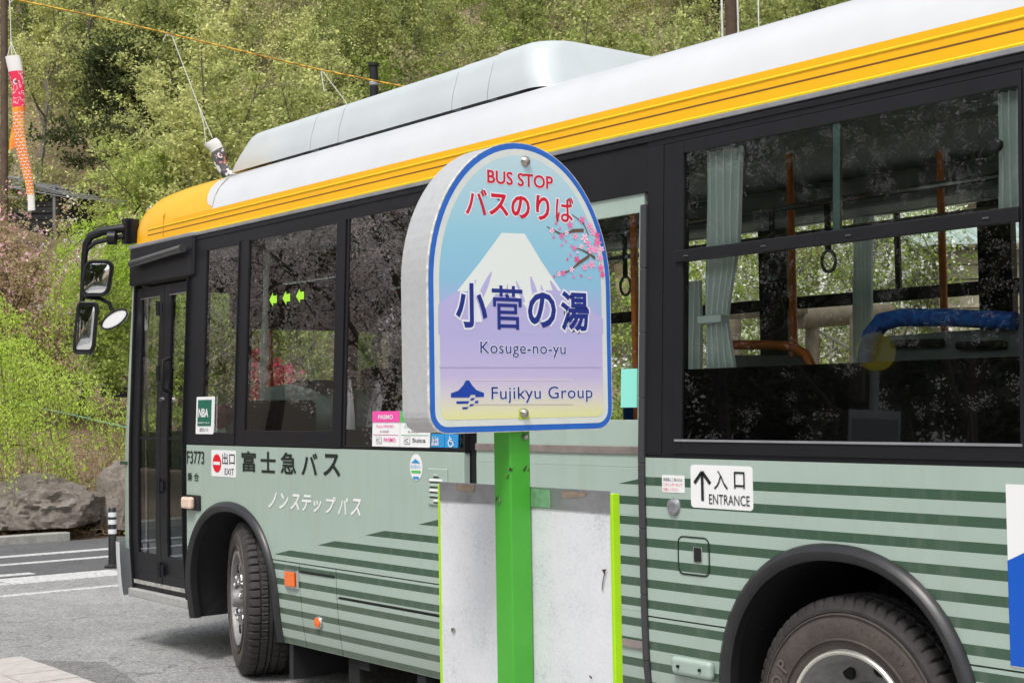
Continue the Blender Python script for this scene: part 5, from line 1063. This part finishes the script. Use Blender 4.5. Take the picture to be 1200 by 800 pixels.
# weeping tree beside the road: arching limbs and hanging strands
def weeper(seed, H, spread, nl, strands, lper, leaf, leafm, tr=.12, zlow=.3, barkm=None, az0=0, sq=1.):
    rng = np.random.default_rng(seed); b = MB(); P = []
    tp = [A3(0, 0, 0), A3(.05, .02, H * .3), A3(-.04, .05, H * .6), A3(.02, .0, H * .85)]; b.tube(tp, [tr, tr * .8, tr * .6, tr * .3], 9, False)
    for i in range(nl):
        az = az0 + i * 2.4 + rng.uniform(-.3, .3); f = rng.uniform(.12, 1.); p = A3(0, 0, H * .85 * f); rise = (H - p[2]) * rng.uniform(.25, 1.) * (.5 + .5 * f); L = spread * rng.uniform(.55, 1.05); q = [p]
        for j in range(1, 9):
            t = j / 8; q.append(p + A3(math.cos(az), math.sin(az) , 0) * L * t * sq + A3(0, 0, rise * math.sin(min(t * 1.25, 1) * 1.57) * .9 - L * .5 * t ** 2.6) + rng.normal(size=3) * .04)
        b.tube(q, [tr * .26 * (1 - .85 * t / 8) for t in range(9)], 5, False); n = int(lper * 6); kk = rng.uniform(.5, 7.99, n); pi = np.array(q); i0 = kk.astype(int); P.append(pi[i0] + (pi[i0 + 1] - pi[i0]) * (kk % 1)[:, None] + rng.normal(size=(n, 3)) * A3(.11, .11, .08))
        for s_ in range(strands):
            k = rng.uniform(1.0, 7.99); p0 = q[int(k)] + (q[int(k) + 1] - q[int(k)]) * (k % 1); side = rng.normal(size=3) * A3(1, 1, .15); out = A3(math.cos(az), math.sin(az), 0) * rng.uniform(.2, 1.) + side * .7
            Lz = rng.uniform(.25, 1.0) * H * .36; out = out / np.linalg.norm(out) * Lz * rng.uniform(.4, .95); pts = [p0]
            for j in range(1, 8):
                t = j / 7; pts.append(p0 + out * math.sin(t * 1.5) + A3(0, 0, Lz * (.22 * math.sin(t * 3.1) - 1.1 * t ** 1.9)) + rng.normal(size=3) * .012)
            if pts[-1][2] < zlow: continue
            b.tube([pts[0], pts[2], pts[4], pts[7]], [.006, .004, .003, .002], 3, False)
            n = int(lper * Lz); kk = rng.uniform(0, 6.99, n); pi = np.array(pts); i0 = kk.astype(int); P.append(pi[i0] + (pi[i0 + 1] - pi[i0]) * (kk % 1)[:, None] + rng.normal(size=(n, 3)) * A3(.03, .03, .03) + A3(0, 0, -.02))
    o = b.build('trunk', barkm or M_BARK, None, smooth=True); tm_ = o.data; bpy.data.objects.remove(o)
    return tm_, leafmesh('crown', np.concatenate(P), leaf, rng, leafm, .2, .42, .45), None
KW = weeper(31, 3.1, 2.6, 34, 17, 120, .021, F_WEEP, .06, .10)
def G0(x, y_base, d): r = ray(x, 470); X = CP[0] + r[0] * d; Y = CP[1] + r[1] * d; return (X, Y, TZ(X, Y) - .05)
plant(KW, G0(-72, 0, 18.6), 1.0, .4, 'bright green weeping tree with hanging strands above the boulders', name='weeping_tree')
KW2 = weeper(33, 6.4, 2.8, 40, 28, 60, .036, F_WEEP, .16, 1.9)
plant(KW2, G0(214, 0, 25), .72, 1.4, 'tall pale green weeping tree behind the bus mirrors', name='weeping_tree')
plant(KW2, G0(262, 0, 29), .62, 3.4, 'second pale green weeping tree behind the front of the bus', name='weeping_tree')
# bronze-leaved cherry with a scatter of pink flowers
KC = tree_kind(41, 4.6, 2.4, .14, 11, 7, 5, 17, .17, .045, .13, F_PINKT, M_BARK, blossom=(2600, .045, foliage('petal_soft_pink', (.72, .36, .42), (.88, .62, .64), .4, 2.)))
KC2 = tree_kind(42, 4.6, 2.4, .14, 11, 7, 5, 17, .17, .045, .13, F_PINKT, M_BARK, blossom=(4200, .045, F_BLOS))
plant(KC, G0(28, 0, 27), .69, .3, 'bronze leaved cherry tree with scattered pink flowers, nearest the left edge', name='cherry_tree')
plant(KC2, G0(92, 0, 28.5), .70, 2.3, 'bronze leaved cherry tree with pale flowers, just left of the bus mirrors', name='cherry_tree')
plant(KC, G0(-30, 0, 29), .74, 4.3, 'bronze leaved cherry tree cut off by the left edge of the photo', name='cherry_tree')
for i, (x, d, s, k, l) in enumerate(((150, 43, .75, 4, 'dark round evergreen right of the dark cottage'), (150, 38, .7, 2, 'low spring green tree over the bus front corner'), (-22, 38, .6, 0, 'olive tree left of the dark cottage'), (190, 46, .9, 0, 'olive tree rising just behind the yellow roof front'))): plant(K[k], G0(x, 0, d), s, i * 1.3, l, name='tree')
# red-flowering tree seen through the second window, and the trees seen through the bus
KR = tree_kind(43, 3.6, 1.8, .2, 9, 6, 5, 10, .15, .05, .1, F_PINKT, M_BARK, blossom=(9000, .055, foliage('petal_crimson', (.5, .03, .10), (.75, .12, .22), .4, 2.)))
plant(KR, G0(316, 0, 24), .42, .2, 'crimson flowering tree seen through the second side window', name='blossom_tree')
for i, (x, d, s, k, l) in enumerate(((345, 26, .55, 2, 'green tree right of the crimson tree, seen through the second side window'), (255, 25, .5, 2, 'green tree seen through the narrow first side window'), (395, 30, .7, 0, 'olive tree seen through the dark third side window'), (165, 22, .45, 2, 'green shrubby tree seen through the exit door glass'), (205, 24, .5, 2, 'second green shrubby tree seen through the exit door glass'), (890, 19, .45, 2, 'green tree seen through the hanging curtain side of the large window'), (840, 21, .5, 0, 'olive tree seen beside the mint curtain through the large window'), (735, 22, .5, 2, 'green tree seen through the entrance door glass'))): plant(K[k], G0(x, 0, d), s, i * 2.1, l, name='tree')
KB = tree_kind(44, 3.6, 2.2, .1, 11, 7, 5, 22, .15, .022, .09, F_SPRING, M_BARKG, blossom=(8000, .022, F_BLOS), ball=(10, .04))
for i, (x, d, s) in enumerate(((985, 17, .9), (1040, 18.5, .95), (930, 18, .9), (1085, 17.5, .8))): plant(KB, G0(x, 0, d), s, i * 1.9, ['pale blossoming cherry beyond the bus, behind the right hand strap', 'blossoming cherry beyond the bus, above the blue seat roll', 'blossoming cherry beyond the bus, right of the orange pole', 'blossoming cherry beyond the bus, beside the plank shed'][i], name='cherry_tree')
# shrub belt of bright new grass behind the bus
n = 16000; x = rng.uniform(700, 1250, n); dd = rng.uniform(13, 30, n); C = []
for a, c in zip(x, dd): r = ray(a, 470); C.append((CP[0] + r[0] * c, CP[1] + r[1] * c))
C = np.array(C); C = C[C[:, 1] > 7.6]; C = np.column_stack([C, [TZ(a, c) for a, c in C]]); C = np.repeat(C, 3, 0) + rng.normal(size=(len(C) * 3, 3)) * A3(.25, .25, .12) + A3(0, 0, .15)
o = bpy.data.objects.new('meadow_weeds', leafmesh('meadow_weeds', C, .05, rng, F_SPRING, .5)); COL.objects.link(o); tag(o, kind='stuff')
# rustic log rail and plank shed beyond the bus
M_LOG = mat('weathered_log', (.13, .10, .07), .85, var=.3, scale=6, bump=.3, bscale=20)
lg = thing('log_pergola', tuple(at(960, 440, 14.5)), 'weathered log pergola frame seen through the large rear window', 'pergola')
MB().tube([at(935, 374, 14), at(1040, 366, 15.2)], .10, 12).build('log_beam', M_LOG, lg, smooth=True); MB().tube([at(840, 366, 13.2), at(940, 362, 14)], .07, 10).build('log_beam', M_LOG, lg, smooth=True)
for x in (1004, 952, 860): MB().tube([at(x, 372, 14.2), at(x, 500, 14.2)], .07, 10).build('log_post', M_LOG, lg, smooth=True)
def shed():
    d = 16; c = at(1135, 400, d); t = thing('plank_shed', (c[0], c[1], TZ(c[0], c[1])), 'plank shed with pale corrugated roof seen through the large rear window', 'shed')
    ex = A3(*CR); ex[2] = 0; ex = unit(ex); ey = A3(-ex[1], ex[0], 0); pl = mat('shed_plank', (.34, .29, .21), .85, var=.25, scale=5)
    zt = at(1130, 285, d)[2]; zb = TZ(c[0], c[1]) - .2; n = int((zt - zb) / .16); P = lambda a, e, z: A3(c[0], c[1], 0) + ex * a + ey * e + A3(0, 0, z)
    for i in range(n): z = zb + .16 * i; MB().prism([P(-.22, 0, z), P(1.6, 0, z), P(1.6, .02, z + .15), P(-.22, .02, z + .15)], ey * .03).build('plank', pl, t)
    MB().prism([P(-.2, .05, zb), P(1.6, .05, zb), P(1.6, 1.6, zb), P(-.2, 1.6, zb)], (0, 0, n * .16)).build('wall', pl, t)
    for i in range(9): MB().tube([P(-.5 + .22 * i, -.25, zt + .0), P(-.3 + .22 * i, 1.7, zt + .5)], .06, 8).build('roof_rib', mat('roof_sheet', (.5, .58, .56), .5, .2), t)
    MB().prism([P(-.6, -.25, zt), P(1.6, -.25, zt), P(1.6, 1.7, zt + .5), P(-.6, 1.7, zt + .5)], (0, 0, -.03)).build('roof', MATS['roof_sheet'], t)
    MB().tube([P(-.3, -.05, zb), P(-.3, -.05, zt)], .03, 8).build('downpipe', M_GREY, t)
shed()
# ================================================================ THE OTHER SIDE OF THE LANE, behind the camera: what the windows mirror
_LN = unit(A3(0, -1, .04)); _LO = A3(0, 0, 1.25)
def mirrored(x, y, d):      # where a thing stands whose image in the leaning glass is met along this sight line
    p = at(x, y, d); return p - 2 * ((p - _LO) @ _LN) * _LN
KM = tree_kind(51, 7.0, 3.4, .3, 14, 9, 5, 3, .17, .04, .17, F_DARK, M_BARK, droop=.12, blossom=(70000, .025, F_BLOS))
KM2 = tree_kind(52, 6.5, 3.6, .26, 12, 8, 5, 3, .20, .04, .15, F_DARK, M_BARK, droop=.22, blossom=(11000, .018, F_BLOS), ball=(44, .06))
for i, (x, y, d, s, l) in enumerate(((330, 265, 25, 1.0, 'white blossoming cherry mirrored in the second side window'), (240, 300, 31, 1.1, 'white blossoming cherry mirrored in the narrow first window'), (470, 300, 24, 1.0, 'white blossoming cherry mirrored in the dark third window'), (720, 300, 20, .85, 'white blossoming cherry mirrored in the entrance door glass'), (860, 250, 19, .8, 'white blossoming cherry mirrored at the curtain end of the large window'), (1130, 330, 18, .85, 'white blossoming cherry mirrored at the right of the large window'), (1010, 150, 22, .9, 'white blossoming cherry mirrored high in the middle of the large window'))):
    p = mirrored(x, y, d); k = KM if i in (0, 1, 2) else KM2; plant(k, (p[0], p[1], max(-.1, p[2] - 4.6 * s)), s, i * 1.7, l, name='cherry_tree')
for i in range(31): plant(K[4], (-105 + i * 4.0, -25 - 3 * math.sin(i * 1.7), -.2), 1.3, i * 1.1, 'dark evergreen in the row added across the lane to darken what the glass mirrors', name='backdrop_evergreen', group='added backdrop evergreens mirrored in the bus windows')  # out-of-view backdrop row, added to block sky from the window reflections
for i in range(26): plant(K[4], (-110 + i * 5.2, -33, -.2), 1.7, i * 2.3, 'tall dark evergreen in the back row added to keep sky out of the glass', name='backdrop_evergreen', group='added back row evergreens mirrored in the bus windows')  # second out-of-view row, added to fill bright sky gaps in the reflections
def parasol(x, y, d, l):
    X, Y, Z1 = mirrored(x, y, d); t = thing('parasol', (X, Y, 0), l, 'parasol'); MB().tube([(X, Y, 0), (X, Y, Z1)], .025, 8).build('pole', M_GREY, t); MB().lathe([(0, Z1 - .0), (.03, Z1 - .05), (.10, Z1 - .5), (.20, Z1 - 1.2), (.23, Z1 - 1.55), (.05, Z1 - 1.5)], (X, Y, 0), 'z', 12, lambda k, j, r: r * (1 + .25 * (k % 2))).build('canopy', M_PWHITE, t)
for x, y, l in ((409, 437, 'closed white parasol mirrored leftmost in the dark third window'), (443, 435, 'closed white parasol mirrored in the middle of the dark third window'), (467, 438, 'closed white parasol mirrored rightmost in the dark third window')): parasol(x, y, 40, l)
tag(bpy.data.objects.new('hedge', leafmesh('hedge', np.column_stack([rng.uniform(-55, 12, 60000), rng.normal(-14.5, .45, 60000), rng.uniform(0, 1.5, 60000)]), .06, rng, F_DARK, .4)), 'long dark hedge added across the lane to hide bright ground from the glass', 'hedge'); COL.objects.link(bpy.data.objects['hedge'])  # out-of-view hedge, added so the lower window reflections stay dark
hc = mirrored(300, 375, 48); hz = hc[2]; h = thing('guest_house', (hc[0], hc[1], 0), 'long building with grey metal roof mirrored in the front windows', 'building')
hx, hy = hc[0], hc[1]
MB().box(hx - 9, hx + 7, hy - 8, hy, 0, hz).build('wall', mat('house_wall', (.35, .34, .31), .8), h); MB().prism([(hx - 10, hy + 1, hz), (hx + 8, hy + 1, hz), (hx + 8, hy - 8, hz + 3.2), (hx - 10, hy - 8, hz + 3.2)], (0, 0, -.15)).build('roof', mat('slate_sheet', (.20, .24, .25), .45, .3), h)
for i in range(30): MB().tube([(hx - 9.8 + .6 * i, hy + 1, hz + .03), (hx - 9.8 + .6 * i, hy - 8, hz + 3.23)], .05, 5).build('roof_seam', MATS['slate_sheet'], h)
mx_, my_, mz_ = mirrored(1025, 412, 15.3)
t = thing('bus_stop_pole', (mx_, my_, SW), 'round yellow bus stop pole with grey board, mirrored in the large window', 'bus stop sign')
fx = unit(A3(CR[0], -CR[1], 0)); fn = A3(fx[1], -fx[0], 0)
if fn[1] < 0: fn = -fn
def fl_(a, z, e=0.): return A3(mx_, my_, 0) + fx * a + fn * e + A3(0, 0, z)
zc = mz_; MB().tube([(mx_, my_, 0), (mx_, my_, zc)], .05, 10).build('shaft', M_GREY, t, smooth=True)
dsk = MB().prism([fl_(.205 * math.cos(a), zc + .205 * math.sin(a), .05) for a in np.linspace(0, 2 * math.pi, 28, endpoint=False)], fn * -.05).build('disc', mat('disc_yellow', (.75, .62, .03), .4), t)
zb_ = zc - .62
brd = MB().prism([fl_(-.27, zb_ - 1.0, .06), fl_(.27, zb_ - 1.0, .06), fl_(.27, zb_, .06), fl_(-.27, zb_, .06)], fn * -.05).build('board', M_GREY, t)
MB().prism([fl_(-.24, zb_ - 1.0, .066), fl_(.24, zb_ - 1.0, .066), fl_(.24, zb_ - .09, .066), fl_(-.24, zb_ - .09, .066)], fn * -.004).build('board_face', mat('board_dull', (.16, .17, .18), .6), brd)
